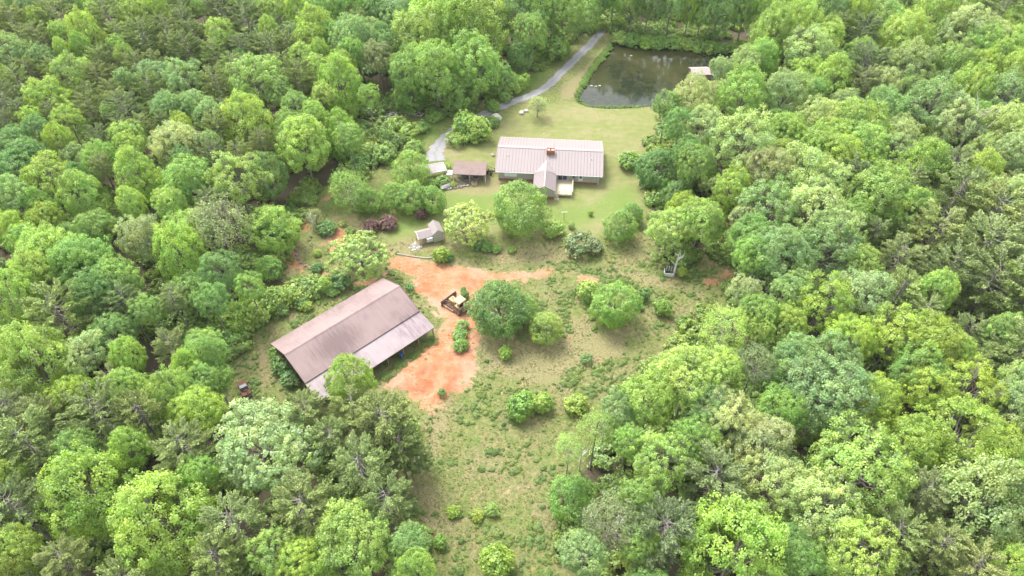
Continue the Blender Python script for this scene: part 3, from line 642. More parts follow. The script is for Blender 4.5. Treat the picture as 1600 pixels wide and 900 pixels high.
def place_tree(q, k):
    f = q['form']; z0 = gz(q['x'], q['y']) if q['free'] else float(q.get('gz', 0))
    cm, lm = PROTO[f][(k*7+int(q['x']*3)) % len(PROTO[f])]
    r = random.Random(int(q['x']*97+q['y']*13))
    root = empty(KIND[f], (q['x'], q['y'], z0), r.uniform(0, 2*PI))
    tag(root, q['label'], CAT.get(f, 'tree'), 'shrubs in and around the clearing' if f == 'S' else ('pine trees in the wood' if f == 'P' else ('broadleaf trees of the wood' if not q['free'] else 'trees in and around the clearing')))
    c = COL[q['col']]; j = r.uniform(.88, 1.14) if not q['free'] else r.uniform(.95, 1.05); jr = r.uniform(.94, 1.06); jb = r.uniform(.88, 1.12)
    hz = q['zc']
    cr = obj('crown', cm, root, (0, 0, hz)); cr.scale = (q['R']*r.uniform(.95, 1.05), q['R']*r.uniform(.92, 1.08), q['semi']); cr.color = (c[0]*j*jr, c[1]*j, c[2]*j*jb, 1)
    br = obj('branches', lm, root, (0, 0, hz)); br.scale = cr.scale
    if hz-q['semi']*.7 > .35 and f != 'S':
        tr = obj('trunk', TRUNK[k % 4], root, (0, 0, hz)); rad = .035*q['R']+.04; tr.scale = (rad, rad, hz)
    return root
HB = height(np.array([(q['x'], q['y']) for q in TREE_REC]))
for k, q in enumerate(TREE_REC):
    q['gz'] = HB[k]; place_tree(q, k)
print('QUADS', sum(len(cm.polygons) for v in PROTO.values() for cm, lm in v)); print('TREES', len(TREE_REC), {f: sum(q['form'] == f for q in TREE_REC) for f in KIND}, 'hidden fill', len(offframe))

# ------------------------------------------------------------------ masses nobody could count: instanced on points
def scatter(name, label, P, Z, sc, proto_mesh_obj, m, zrot=True, group=None):
    n = len(P); me = bpy.data.meshes.new(name); me.vertices.add(n); me.vertices.foreach_set('co', np.column_stack([P, Z]).astype('f4').ravel())
    rr = np.random.default_rng(n)
    a = me.attributes.new('size', 'FLOAT_VECTOR', 'POINT'); a.data.foreach_set('vector', np.asarray(sc, 'f4').ravel())
    a = me.attributes.new('turn', 'FLOAT_VECTOR', 'POINT'); a.data.foreach_set('vector', np.column_stack([rr.normal(0, .12, n), rr.normal(0, .12, n), rr.uniform(0, 6.28, n)]).astype('f4').ravel())
    o = obj(name, me); me.materials.append(m)
    g = bpy.data.node_groups.new(name, 'GeometryNodeTree')
    g.interface.new_socket('Geometry', in_out='INPUT', socket_type='NodeSocketGeometry'); g.interface.new_socket('Geometry', in_out='OUTPUT', socket_type='NodeSocketGeometry')
    gi = g.nodes.new('NodeGroupInput'); go = g.nodes.new('NodeGroupOutput'); iop = g.nodes.new('GeometryNodeInstanceOnPoints')
    oi = g.nodes.new('GeometryNodeObjectInfo'); oi.inputs['Object'].default_value = proto_mesh_obj; oi.transform_space = 'ORIGINAL'
    sm = g.nodes.new('GeometryNodeSetMaterial'); sm.inputs['Material'].default_value = m
    def named(nm):
        x = g.nodes.new('GeometryNodeInputNamedAttribute'); x.data_type = 'FLOAT_VECTOR'; x.inputs[0].default_value = nm; return x.outputs[0]
    e2r = g.nodes.new('FunctionNodeEulerToRotation'); g.links.new(named('turn'), e2r.inputs[0])
    g.links.new(gi.outputs[0], iop.inputs['Points']); g.links.new(oi.outputs['Geometry'], sm.inputs[0]); g.links.new(sm.outputs[0], iop.inputs['Instance'])
    g.links.new(e2r.outputs[0], iop.inputs['Rotation']); g.links.new(named('size'), iop.inputs['Scale'])
    g.links.new(iop.outputs[0], go.inputs[0])
    md = o.modifiers.new('scatter', 'NODES'); md.node_group = g
    return tag(o, label, kind='stuff')
def free_pts(n, x0, x1, y0, y1, seed):
    r = np.random.default_rng(seed); return np.column_stack([r.uniform(x0, x1, n), r.uniform(y0, y1, n)])
def crown_of(name, pred=lambda o: True):
    for o in bpy.data.objects:
        if o.type == 'EMPTY' and o.name.split('.')[0] == name and pred(o): return [c for c in o.children if c.name.startswith('crown')][0]
shrub_crown = crown_of('shrub'); airy = crown_of('airy_tree'); leafy = crown_of('young_tree'); hcrown = crown_of('broadleaf_tree')
P = free_pts(9000, -200, 210, 12, 300, 41); s1 = sdf(P, OPEN); s2 = sdf(P, POND); nz = fbm(P, 9, 51)
pj = np.array([proj(p[0], p[1], 1.)[:2] for p in P])
ok = (s1 > .5) & (s2 > 1.8) & (pj[:, 0] > -40) & (pj[:, 0] < 1640) & (pj[:, 1] > -20) & (pj[:, 1] < 960) & ((nz > .38) | (s1 < 6))
P = P[ok]; rr = np.random.default_rng(3); sz = rr.uniform(1.0, 3.0, len(P)); scatter('undergrowth', 'green undergrowth of shrubs and saplings covering the wood floor', P, height(P)+sz*.25, np.column_stack([sz, sz, sz*rr.uniform(.6, 1.1, len(P))]), shrub_crown, UNDER)
# weeds in the meadow
P = free_pts(70000, -60, 62, 28, 120, 43); m_ = masks(P); nz = fbm(P, 2.6, 61)*.6+fbm(P, 9, 62)*.4; nz2 = fbm(P, 17, 65)
pj = np.array([proj(p[0], p[1], 0.)[:2] for p in P])
drive = (m_['clay'] > .35) & (rng.random(len(P)) > .04)
barn_o = at(423, 537, 3.6); bu = at(599, 434, 3.6)-barn_o; bu = bu/np.linalg.norm(bu); bv = np.array([-bu[1], bu[0]])
bl = np.column_stack([(P-barn_o)@bu, (P-barn_o)@bv]); inb = (bl[:, 0] > -.3) & (bl[:, 0] < 25.2) & (bl[:, 1] < .5) & (bl[:, 1] > -17)
ok = (m_['forest'] < .5) & (m_['lawn'] < .25) & ~drive & (m_['tan'] < .75) & (rng.random(len(P)) < np.clip((nz-.53)*6, .03, .9)) & (nz2 > .36) & ~inb & (m_['pond'] > 2)
P = P[ok]; sz = np.abs(rr.normal(0, .17, len(P)))+.10; scatter('meadow_weeds', 'low green weeds and briars dotted through the rough meadow', P, height(P)+sz*.15, np.column_stack([sz*rr.uniform(.8, 1.5, len(P)), sz*rr.uniform(.8, 1.3, len(P)), sz*.8]), leafy, WEED)
P = free_pts(46000, -75, 62, 28, 125, 44); m_ = masks(P); nz = fbm(P, 3.2, 66)
bl = np.column_stack([(P-barn_o)@bu, (P-barn_o)@bv]); inb = (bl[:, 0] > -.2) & (bl[:, 0] < 25.) & (bl[:, 1] < .3) & (bl[:, 1] > -12)
ok = (m_['forest'] < .6) & (m_['lawn'] < .3) & ((m_['clay'] < .35) | (rng.random(len(P)) < .03)) & (m_['pond'] > 2) & (nz > .36) & ~inb
P = P[ok]; sz = rr.uniform(.06, .16, len(P)); scatter('grass', 'tufts of dry and green grass over the rough meadow', P, height(P)+.02, np.column_stack([sz*1.2, sz*1.2, sz*.9]), airy, DRY)
# strip of weeds under the lean-to eave and on the pond bank
def along(pts, n, w, seed):
    r = np.random.default_rng(seed); Q = np.array([at(*p) for p in pts]); Lc = np.r_[0, np.cumsum(np.linalg.norm(np.diff(Q, axis=0), axis=1))]
    t = r.uniform(0, Lc[-1], n); return np.column_stack([np.interp(t, Lc, Q[:, 0]), np.interp(t, Lc, Q[:, 1])])+r.normal(0, w, (n, 2))
P = along([(955,72),(938,92),(925,108),(913,128),(901,150),(908,162),(930,167),(960,167),(1010,166)], 420, .45, 71); sz = rr.uniform(.15, .5, len(P))*np.where(P[:, 1] < 177, .6, 1.3)
scatter('bank_weeds', 'bright green water plants fringing the pond bank', P, np.full(len(P), -.05), np.column_stack([sz, sz, sz*.8]), shrub_crown, BANKW)
P = along([(592,596),(612,582),(630,568),(650,552),(676,530)], 90, .5, 73); sz = rr.uniform(.25, .7, len(P))
scatter('weeds', 'strip of weeds growing along the open side of the long shed', P, height(P)+.1, np.column_stack([sz, sz, sz*.7]), airy, WEED)
# the wood goes on past the frame
P = free_pts(5000, -330, 340, -60, 470, 47); pj = np.array([proj(p[0], p[1], 12.) for p in P])
inside = (pj[:, 0] > -45) & (pj[:, 0] < 1645) & (pj[:, 1] > -38) & (pj[:, 1] < 945) & (pj[:, 2] > 0)
far_ok = (pj[:, 2] > 0) & (pj[:, 0] > -900) & (pj[:, 0] < 2500) & (pj[:, 1] > -330) & (pj[:, 1] < 1300)
P = P[~inside & far_ok & (sdf(P, OPEN) > 5)]; kp = []
for p in P:
    if all((p[0]-q[0])**2+(p[1]-q[1])**2 > 42 for q in kp[-400:]): kp.append(p)
P = np.array(kp); sz = rr.uniform(3.6, 5.6, len(P)); zc = rr.uniform(9, 13, len(P))+height(P)
scatter('surrounding_woods', 'unbroken wood going on beyond the trees in view', P, zc, np.column_stack([sz, sz, sz]), hcrown, FARW)
#@@TREES_END@@
#@@BUILDINGS@@
# ------------------------------------------------------------------ buildings
def panel_paint(name, c1, c2, rz, streak=.5, stain=None, rough=.62, stain_at=(0, 0)):
    m, t, b = mat(name)
    tc = wpos(t, -rz); mp = t.nodes.new('ShaderNodeMapping'); mp.inputs['Scale'].default_value = (2.2, .16, .4); t.links.new(tc, mp.inputs[0])
    n1 = noise(t, .35, 4, .6, tc); ns = noise(t, 1.0, 5, .7, mp.outputs[0])
    c = mixc(t, n1, c1, c2)
    c = mixc(t, streak, c, mixc(t, ns, (.80, .79, .79), (1.15, 1.15, 1.15)), 'MULTIPLY')
    if stain:
        cx, cy = stain_at; ca, sa = math.cos(-rz), math.sin(-rz)
        sv = t.nodes.new('ShaderNodeVectorMath'); sv.operation = 'SUBTRACT'; sv.inputs[1].default_value = (cx*ca-cy*sa, cx*sa+cy*ca, 0); t.links.new(tc, sv.inputs[0])
        sm_ = t.nodes.new('ShaderNodeVectorMath'); sm_.operation = 'MULTIPLY'; sm_.inputs[1].default_value = (.16, .30, 0); t.links.new(sv.outputs[0], sm_.inputs[0])
        ln_ = t.nodes.new('ShaderNodeVectorMath'); ln_.operation = 'LENGTH'; t.links.new(sm_.outputs[0], ln_.inputs[0])
        mp3 = t.nodes.new('ShaderNodeMapping'); mp3.inputs['Scale'].default_value = (3.2, .3, .4); t.links.new(tc, mp3.inputs[0])
        q_ = mth(t, 'ADD', ln_.outputs['Value'], mth(t, 'MULTIPLY', mth(t, 'SUBTRACT', noise(t, 1.0, 5, .75, mp3.outputs[0]), .5), 1.9))
        c = mixc(t, mth(t, 'MULTIPLY', ramp(t, q_, [(.35, 1.), (1.0, 0.)]), .75), c, stain)
        mp2 = t.nodes.new('ShaderNodeMapping'); mp2.inputs['Scale'].default_value = (2.6, .22, .4); t.links.new(tc, mp2.inputs[0])
        s = mth(t, 'MULTIPLY', ramp(t, noise(t, .11, 3, .6, tc), [(.42, 0.), (.56, 1.)]), ramp(t, noise(t, 1.3, 5, .75, mp2.outputs[0]), [(.35, 0.), (.6, 1.)]))
        c = mixc(t, mth(t, 'MULTIPLY', s, .8), c, stain)
    t.links.new(c, b.inputs['Base Color']); b.inputs['Roughness'].default_value = rough; b.inputs['Metallic'].default_value = .0
    b.inputs['Specular IOR Level'].default_value = .35; return m
hu = at(941, 276, 2.8)-at(774, 268, 2.8); HRZ = math.atan2(hu[1], hu[0]); BRZ = math.atan2(bu[1], bu[0])
ROOF_H = panel_paint('mauve_roof_metal', (.240, .203, .196), (.27, .232, .225), HRZ); ROOF_B = panel_paint('barn_roof_metal', (.24, .172, .162), (.272, .202, .19), BRZ, .8, (.125, .082, .08), stain_at=tuple(barn_o+bu*8.5-bv*9.0))
ROOF_L = panel_paint('lean_roof_metal', (.265, .22, .225), (.30, .25, .255), BRZ, .8, (.15, .10, .11)); SEAM = worn('seam_metal', (.155, .12, .115), (.18, .14, .135), 3, .6)
CAP = worn('ridge_cap_metal', (.31, .25, .25), (.34, .28, .28), 2, .6); ROOF_C = worn('carport_roof_metal', (.16, .11, .095), (.19, .135, .12), 1, .6)
SIDING = worn('cream_siding', (.33, .325, .28), (.37, .36, .31), 1.5, .7); WHITE = worn('white_paint', (.56, .56, .55), (.62, .62, .6), 2, .5)
BRICK = worn('brick', (.25, .10, .065), (.31, .14, .095), 6, .9); MORTAR = worn('mortar', (.45, .38, .32), (.5, .43, .37), 6, .95)
DECKW = worn('pale_deck_wood', (.46, .41, .29), (.52, .46, .34), 4, .8); WOODB = worn('weathered_wood', (.22, .17, .12), (.32, .26, .19), 4, .9)
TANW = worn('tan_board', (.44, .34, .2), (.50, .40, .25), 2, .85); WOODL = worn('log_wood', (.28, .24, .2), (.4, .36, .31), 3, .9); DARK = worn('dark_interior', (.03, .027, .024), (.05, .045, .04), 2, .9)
GREYS = worn('grey_stone', (.2, .19, .18), (.30, .285, .265), 5, .95); PALES = worn('pale_stone', (.40, .375, .33), (.5, .47, .42), 5, .95)
RUST = worn('rust', (.10, .05, .035), (.17, .08, .05), 5, .9); GREYM = worn('grey_metal', (.12, .115, .12), (.18, .175, .18), 3, .5, .4)
YELLOW = worn('faded_yellow_paint', (.34, .22, .09), (.42, .30, .15), 4, .6); TRACKM = worn('rusty_track_steel', (.11, .07, .055), (.19, .115, .085), 5, .8)
BLUE = worn('blue_plastic', (.03, .10, .40), (.04, .14, .48), 3, .4); RUBBER = worn('rubber', (.03, .03, .03), (.05, .045, .04), 3, .9)
BEIGE = worn('grey_beige_board', (.42, .40, .33), (.48, .45, .38), 2, .8)
gl, gt_, gb_ = mat('window_glass'); gb_.inputs['Base Color'].default_value = (.05, .06, .065, 1); gb_.inputs['Roughness'].default_value = .08

def sloped(m, x0, x1, p0, p1, th=.045):
    "slab over x0..x1 whose section runs from p0=(y,z) to p1=(y,z)"
    (y0, z0), (y1, z1) = p0, p1
    if y0 > y1: (y0, z0), (y1, z1) = (y1, z1), (y0, z0)
    m.hexa([(x0,y0,z0),(x1,y0,z0),(x1,y1,z1),(x0,y1,z1),(x0,y0,z0+th),(x1,y0,z0+th),(x1,y1,z1+th),(x0,y1,z1+th)]); return m
def roof_slope(parent, length, p0, p1, n, m_panel, m_seam, x0=0., th=.045, rib=.06, rw=.07, name='roof_panel', ribs=1, skip=None):
    "n panels side by side, each an object with its standing seam(s); all share one mesh"
    w = length/n; b = MB(); sloped(b, 0, w-.004, p0, p1, th)
    b.mi = 1
    for k in range(ribs):
        xr = (k+.0)*w/ribs; sloped(b, xr, xr+rw, (p0[0], p0[1]+th+.001), (p1[0], p1[1]+th+.001), rib)
    me = b.mesh(name, [m_panel, m_seam])
    for i in range(n):
        if skip and skip(i): continue
        obj(name, me, parent, (x0+i*w, 0, 0))
def wall_gable(b, x, th, y0, y1, z0, ze, zr):
    b.prism([(y0, z0), (y1, z0), (y1, ze), ((y0+y1)/2, zr), (y0, ze)], 'x', x, x+th)
def window(parent, x0, x1, y, z0, z1, panes=1, name='window', fm=None, gm_=None, rot=None, muntin=0):
    fm = fm or WHITE; b = MB(); t = .07; d = .05
    b.box(x0, x1, y-d, y, z0, z0+t); b.box(x0, x1, y-d, y, z1-t, z1)
    n = panes; wv = (x1-x0)/n
    for i in range(n+1): xx = x0+i*wv; b.box(max(x0, xx-t/2), min(x1, xx+t/2), y-d-.002, y-.002, z0+t, z1-t)
    f = b.build(name, fm, parent)
    for i in range(n):
        MB().box(x0+i*wv+t/2, x0+(i+1)*wv-t/2, y-.028, y-.012, z0+t, z1-t).build('pane', gm_ or gl, f)
    return f

# ---- the house
ho = at(774, 268, 2.8)
H = tag(empty('house', (ho[0], ho[1], 0), HRZ), 'long single-storey house with ribbed mauve metal roof and red brick chimney', 'house')
LEN, WID, ZE, ZR = 25.3, 14.6, 2.75, 5.0; MID = WID/2
sl_ = (ZR-ZE)/MID
roof_slope(H, LEN, (0, ZE), (MID, ZR), 34, ROOF_H, SEAM); roof_slope(H, LEN, (WID, ZE), (MID, ZR), 34, ROOF_H, SEAM)
b = MB(); sloped(b, -.12, LEN+.12, (MID-.42, ZR-.42*sl_+.10), (MID, ZR+.10), .04); sloped(b, -.12, LEN+.12, (MID, ZR+.10), (MID+.42, ZR-.42*sl_+.10), .04); b.build('ridge_cap', CAP, H)
b = MB(); sloped(b, -.10, -.005, (0, ZE-.08), (MID, ZR-.08), .22); sloped(b, -.10, -.005, (MID, ZR-.08), (WID, ZE-.08), .22)
sloped(b, LEN+.005, LEN+.10, (0, ZE-.08), (MID, ZR-.08), .22); sloped(b, LEN+.005, LEN+.10, (MID, ZR-.08), (WID, ZE-.08), .22); b.build('rake_trim', CAP, H)
b = MB(); b.box(0, LEN, -.09, -.01, ZE-.1, ZE+.02); b.box(0, LEN, WID+.01, WID+.09, ZE-.1, ZE+.02); b.build('gutter', WHITE, H)
WX0, WX1, WY0, WY1 = .65, LEN-.65, .65, WID-.65; wz = ZE+.65*sl_-.02
for nm, a in (('wall', (WX0, WX1, WY0, WY0+.15)), ('wall', (WX0, WX1, WY1-.15, WY1))):
    b = MB(); z = .57
    while z < wz-.22:
        zz = min(z+.2, wz-.2); y_ = a[2] if a[2] < 5 else a[3]; s = -1 if a[2] < 5 else 1
        b.box(a[0], a[1], a[2], a[3], z, zz-.012); b.box(a[0], a[1], min(y_, y_+s*.02), max(y_, y_+s*.02), z, z+.05); z += .2
    b.build(nm, SIDING, H)
for x in (WX0, WX1-.15):
    b = MB(); wall_gable(b, x, .15, WY0+.16, WY1-.16, .57, wz-.05, ZR-.12); b.build('wall', SIDING, H)
b = MB(); b.box(WX0-.03, WX1+.03, WY0-.03, WY1+.03, -.3, .56); FND = b.build('foundation', MORTAR, H)
def bricks(parent, x0, x1, yf, z0, z1, L_=.62, Hh=.18, side=-1):
    me = MB().box(.01, L_-.01, 0, .03, .01, Hh-.01).mesh('brick', BRICK); n = 0
    r = 0
    while z0+(r+1)*Hh <= z1+.001:
        x = x0-(L_/2 if r % 2 else 0)
        while x < x1:
            if x >= x0-.01 and x+L_ <= x1+.01: obj('brick', me, parent, (x, yf-.034, z0+r*Hh)); n += 1
            x += L_
        r += 1
    return n
bricks(FND, WX0-.03, WX1+.03, WY0-.03, 0, .55)
# chimney
b = MB(); b.box(11.85, 13.65, 5.35, 6.45, 3.9, 5.6); ch = b.build('chimney', MORTAR, H)
cb = MB(); z = 4.3
while z < 5.5:
    for k in range(5):
        x = 11.85+.36*k; cb.box(x+.015, x+.345, 5.32, 5.35, z+.01, z+.14); cb.box(x+.015, x+.345, 6.45, 6.48, z+.01, z+.14)
    for k in range(3): y = 5.35+.366*k; cb.box(11.82, 11.85, y+.01, y+.35, z+.01, z+.14); cb.box(13.65, 13.68, y+.01, y+.35, z+.01, z+.14)
    z += .15
tag(cb.build('brick_courses', BRICK, ch), kind='stuff')
cap = MB(); cap.box(11.75, 13.75, 5.25, 5.5, 5.6, 5.75); cap.box(11.75, 13.75, 6.3, 6.55, 5.6, 5.75); cap.box(11.75, 12.0, 5.505, 6.295, 5.6, 5.75); cap.box(13.5, 13.75, 5.505, 6.295, 5.6, 5.75); cap.build('chimney_cap', BRICK, ch)
MB().tube([(12.75, 5.9, 5.5), (12.75, 5.9, 6.0)], .16, 8).build('flue', RUST, ch)
MB().tube([(13.5, 6.6, 5.0), (13.5, 6.6, 7.2)], .03, 5).build('antenna_mast', GREYM, H)
for x, y in ((2.6, 4.6), (22.6, 4.6)): MB().tube([(x, y, ZE+y*sl_-.02), (x, y, ZE+y*sl_+.45)], .09, 8).build('vent_pipe', WHITE, H)
BLIND = worn('white_blind', (.58, .62, .66), (.64, .68, .70), 2, .4); window(H, 2.1, 5.1, WY0-.02, 1.15, 2.45, 3, gm_=BLIND); window(H, 14.9, 17.0, WY0-.02, .85, 2.55, 2, 'sliding_door'); window(H, 9.0, 9.8, WY0-.02, 1.4, 2.3, 1)
window(H, 18.2, 18.9, WY0-.02, 1.5, 2.35, 1)
d = MB().box(19.7, 20.75, WY0-.06, WY0-.001, .78, 2.6).build('door', WHITE, H); MB().box(19.95, 20.5, WY0-.085, WY0-.062, 1.55, 2.4).build('pane', gl, d); MB().box(20.58, 20.65, WY0-.12, WY0-.062, 1.5, 1.58).build('handle', GREYM, d)
# entrance porch with its own gable roof running out from the slope
px0, px1, pyf = 9.2, 14.5, -6.4; pm = (px0+px1)/2; pzr = 3.95; pze = 2.62
def porch_slope(side):
    hw = (px1-px0)/2; n = 13; y_back = (pzr-ZE)/sl_
    for i in range(n):
        y0 = pyf+(0-pyf)*i/n; y1 = pyf+(0-pyf)*(i+1)/n-.004
        e = px1 if side > 0 else px0
        b = MB(); P = [(pm, y0, pzr), (e, y0, pze), (e, y1, pze), (pm, y1, pzr)]
        if side < 0: P = P[::-1]
        b.hexa([(p[0], p[1], p[2]) for p in P]+[(p[0], p[1], p[2]+.045) for p in P]); b.mi = 1
        y2 = y0+.07; P = [(pm, y0, pzr+.046), (e, y0, pze+.046), (e, y2, pze+.046), (pm, y2, pzr+.046)]
        if side < 0: P = P[::-1]
        b.hexa([(p[0], p[1], p[2]) for p in P]+[(p[0], p[1], p[2]+.05) for p in P])
        b.build('porch_roof_panel', [ROOF_H, SEAM], H)
    m_ = 5
    for i in range(m_):      # valley part lying over the main roof, each strip shorter towards the ridge
        y0 = y_back*i/m_; y1 = y_back*(i+1)/m_-.004
        e = pm+(1 if side > 0 else -1)*hw*(1-y0/y_back)*.97+0*side; e2 = pm+(1 if side > 0 else -1)*hw*(1-y1/y_back)*.97
        zf = lambda x: pzr-(pzr-pze)*abs(x-pm)/hw
        P = [(pm, y0, pzr), (e, y0, max(zf(e), ZE+y0*sl_+.05)), (e2, y1, max(zf(e2), ZE+y1*sl_+.05)), (pm, y1, pzr)]
        if side < 0: P = P[::-1]
        b = MB(); b.hexa([(p[0], p[1], p[2]+.01) for p in P]+[(p[0], p[1], p[2]+.055) for p in P]); b.build('porch_roof_panel', [ROOF_H, SEAM], H)
porch_slope(1); porch_slope(-1)
b = MB(); b.box(pm-.16, pm+.16, pyf-.05, (pzr-ZE)/sl_, pzr+.075, pzr+.115); b.build('porch_ridge_cap', CAP, H)
b = MB(); b.prism([(px0+.35, .75), (px1-.35, .75), (px1-.35, 2.6), (pm, 3.8), (px0+.35, 2.6)], 'y', pyf+.5, pyf+.62); b.build('porch_gable', SIDING, H)
for x in (px0+.35, px1-.47): MB().box(x, x+.12, pyf+.64, WY0-.02, .75, 2.6).build('porch_wall', SIDING, H)
MB().box(px0+.3, px1-.3, pyf+.45, WY0-.04, -.2, .74).build('porch_base', BRICK, H)
# deck
D = tag(empty('deck', (ho[0], ho[1], 0), HRZ), 'pale wooden deck with railing in front of the sliding door', 'deck')
for i in range(27):
    x = 14.2+i*.155
    MB().box(x, x+.147, -4.9, WY0-.09, .78, .82).build('plank', DECKW, D)
def rail(x0, y0, x1, y1, solid=True):
    b = MB(); n = max(2, int(math.hypot(x1-x0, y1-y0)/.28)); th = .05
    for k in range(n+1):
        x = x0+(x1-x0)*k/n; y = y0+(y1-y0)*k/n; big = k in (0, n) or k % 6 == 0; t = .07 if big else .035; b.box(x-t, x+t, y-t, y+t, .825 if not big else 0, 1.75 if big else 1.66)
    if abs(x1-x0) > abs(y1-y0): b.box(min(x0, x1), max(x0, x1), y0-.08, y0+.08, 1.76, 1.81)
    else: b.box(x0-.08, x0+.08, min(y0, y1), max(y0, y1), 1.76, 1.81)
    return b.build('railing', DECKW, D)
rail(18.42, -4.85, 18.42, .4); rail(15.3, -4.83, 18.3, -4.83)
MB().box(14.22, 18.38, -4.88, -4.8, .35, .77).build('fascia', DECKW, D); MB().box(18.32, 18.38, -4.79, .4, .35, .77).build('fascia', DECKW, D)
for i in range(4): MB().box(13.9+.12*i, 15.1+.12*i, -5.25-.32*i, -4.95-.32*i, .6-.19*i, .65-.19*i).build('step', DECKW, D)

# ---- the long shed (barn)
BL, BW, BZE, BZR, LW, LZ = 24.7, 12.0, 3.6, 6.0, 4.4, 2.55
B = tag(empty('barn', (barn_o[0], barn_o[1], 0), BRZ), 'long barn with faded mauve metal roof and open lean-to beside the red clay', 'barn')
roof_slope(B, BL, (0, BZE), (-BW/2, BZR), 27, ROOF_B, ROOF_B, ribs=4, rib=.022, rw=.04, th=.04)
roof_slope(B, BL, (-BW, BZE), (-BW/2, BZR), 27, ROOF_B, ROOF_B, ribs=4, rib=.022, rw=.04, th=.04)
roof_slope(B, BL+.2, (-BW+.25, BZE-.18), (-BW-LW, LZ), 27, ROOF_L, ROOF_L, ribs=4, rib=.022, rw=.04, th=.04, name='lean_to_roof_panel', x0=-.1)
bs = (BZR-BZE)/(BW/2)
b = MB(); sloped(b, -.05, BL+.05, (-BW/2-.25, BZR-.25*bs+.07), (-BW/2, BZR+.07), .03); sloped(b, -.05, BL+.05, (-BW/2, BZR+.07), (-BW/2+.25, BZR-.25*bs+.07), .03); b.build('ridge_cap', ROOF_B, B)
b = MB(); sloped(b, BL+.01, BL+.08, (-BW, BZE-.1), (-BW/2, BZR-.1), .2); sloped(b, BL+.01, BL+.08, (-BW/2, BZR-.1), (0, BZE-.1), .2); sloped(b, -.08, -.01, (-BW, BZE-.1), (-BW/2, BZR-.1), .2); sloped(b, -.08, -.01, (-BW/2, BZR-.1), (0, BZE-.1), .2); b.build('rake_trim', SEAM, B)
for x in (.35, BL-.5):
    b = MB(); wall_gable(b, x, .15, -BW+.3, -.3, .0, BZE-.05, BZR-.16); b.build('wall', RUST if x < 1 else BEIGE, B)
MB().box(.51, BL-.51, -.45, -.3, 0, BZE-.02).build('wall', BEIGE, B); 
MB().box(.51, 8, -BW+.3, -BW+.45, 0, BZE-.35).build('wall', TANW, B); MB().box(12, BL-.51, -BW+.3, -BW+.45, 0, BZE-.35).build('wall', TANW, B)
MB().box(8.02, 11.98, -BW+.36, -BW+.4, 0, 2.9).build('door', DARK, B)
for i in range(8):
    x = .1+i*(BL-.35)/7; MB().box(x, x+.16, -BW-LW+.2, -BW-LW+.36, -.2, LZ-.02).build('post', WOODB, B)
MB().box(0, BL, -BW-LW+.18, -BW-LW+.38, LZ-.01-.0, LZ+.03).build('beam', WOODB, B) if False else None
MB().box(.0, BL, -BW-LW+.05, -BW-LW+.17, LZ-.18, LZ-.01).build('beam', WOODB, B)

# ---- open carport with flat brown roof left of the house
c0 = at(707, 272, 2.4); c1 = at(759, 274, 2.4); cu = c1-c0; CR = math.atan2(cu[1], cu[0]); cl_ = float(np.linalg.norm(cu))
C_ = tag(empty('carport', (c0[0], c0[1], 0), CR), 'open shed with plain brown metal roof on white posts left of the house', 'carport')
for i in range(8):
    w = cl_/8; b = MB(); sloped(b, i*w, (i+1)*w-.004, (0, 2.4), (2.6, 3.2)); b.build('roof_panel', ROOF_C, C_)
    b = MB(); sloped(b, i*w, (i+1)*w-.004, (2.605, 3.2), (5.4, 2.4)); b.build('roof_panel', ROOF_C, C_)
b = MB(); b.box(0, cl_, -.06, -.005, 2.25, 2.42); b.build('gutter', GREYM, C_)
for x in (.1, cl_/2, cl_-.22):
    for y in (.1, 5.1): MB().box(x, x+.13, y, y+.13, 0, 2.38).build('post', WHITE, C_)
MB().box(.3, cl_-.3, 5.0, 5.08, 0, 2.2).build('shade_panel', DARK, C_)  # near-black sheet: the shade beneath the open roof put into its colour
sp = tag(empty('awning', (c0[0]-1.0, c0[1]+1.3, 0), CR), 'low pinkish board awning against the left end of the brown carport', 'awning')
MB().hexa([(-.6, -.6, 1.5), (.95, -.6, 1.6), (.95, 1.1, 1.9), (-.6, 1.1, 1.8), (-.6, -.6, 1.55), (.95, -.6, 1.65), (.95, 1.1, 1.95), (-.6, 1.1, 1.85)]).build('board', CAP, sp)
for x, y in ((-.5, -.5), (.8, -.5), (-.5, 1.), (.8, 1.)): MB().box(x, x+.08, y, y+.08, 0, 1.5).build('post', WOODB, sp)
# ---- low metal roof at the end of the drive
t0 = at(672, 271, 2.2); t1 = at(697, 266, 2.2); tu = t1-t0; TR = math.atan2(tu[1], tu[0]); tl = float(np.linalg.norm(tu))+1.2
T_ = tag(empty('shelter', (t0[0]-1.1*math.cos(TR), t0[1]-1.1*math.sin(TR), 0), TR), 'low shelter with pale grey flat roof and white trim where the drive ends', 'shelter')
for i in range(6):
    w = tl/6; MB().box(i*w, (i+1)*w-.01, .06, 3.3, 2.15, 2.2).build('roof_panel', worn('grey_roofing', (.22, .20, .20), (.28, .26, .255), 1.2, .7) if i == 0 else bpy.data.materials['grey_roofing'], T_)
MB().box(-.04, tl+.04, -.04, .055, 2.05, 2.27).build('trim', WHITE, T_); MB().box(-.04, tl+.04, 3.305, 3.4, 2.05, 2.3).build('trim', WHITE, T_); MB().box(tl+.002, tl+.09, .06, 3.3, 2.05, 2.25).build('trim', WHITE, T_)
for x in (.1, tl-.2):
    for y in (.15, 3.1): MB().box(x, x+.1, y, y+.1, 0, 2.14).build('post', WHITE, T_)
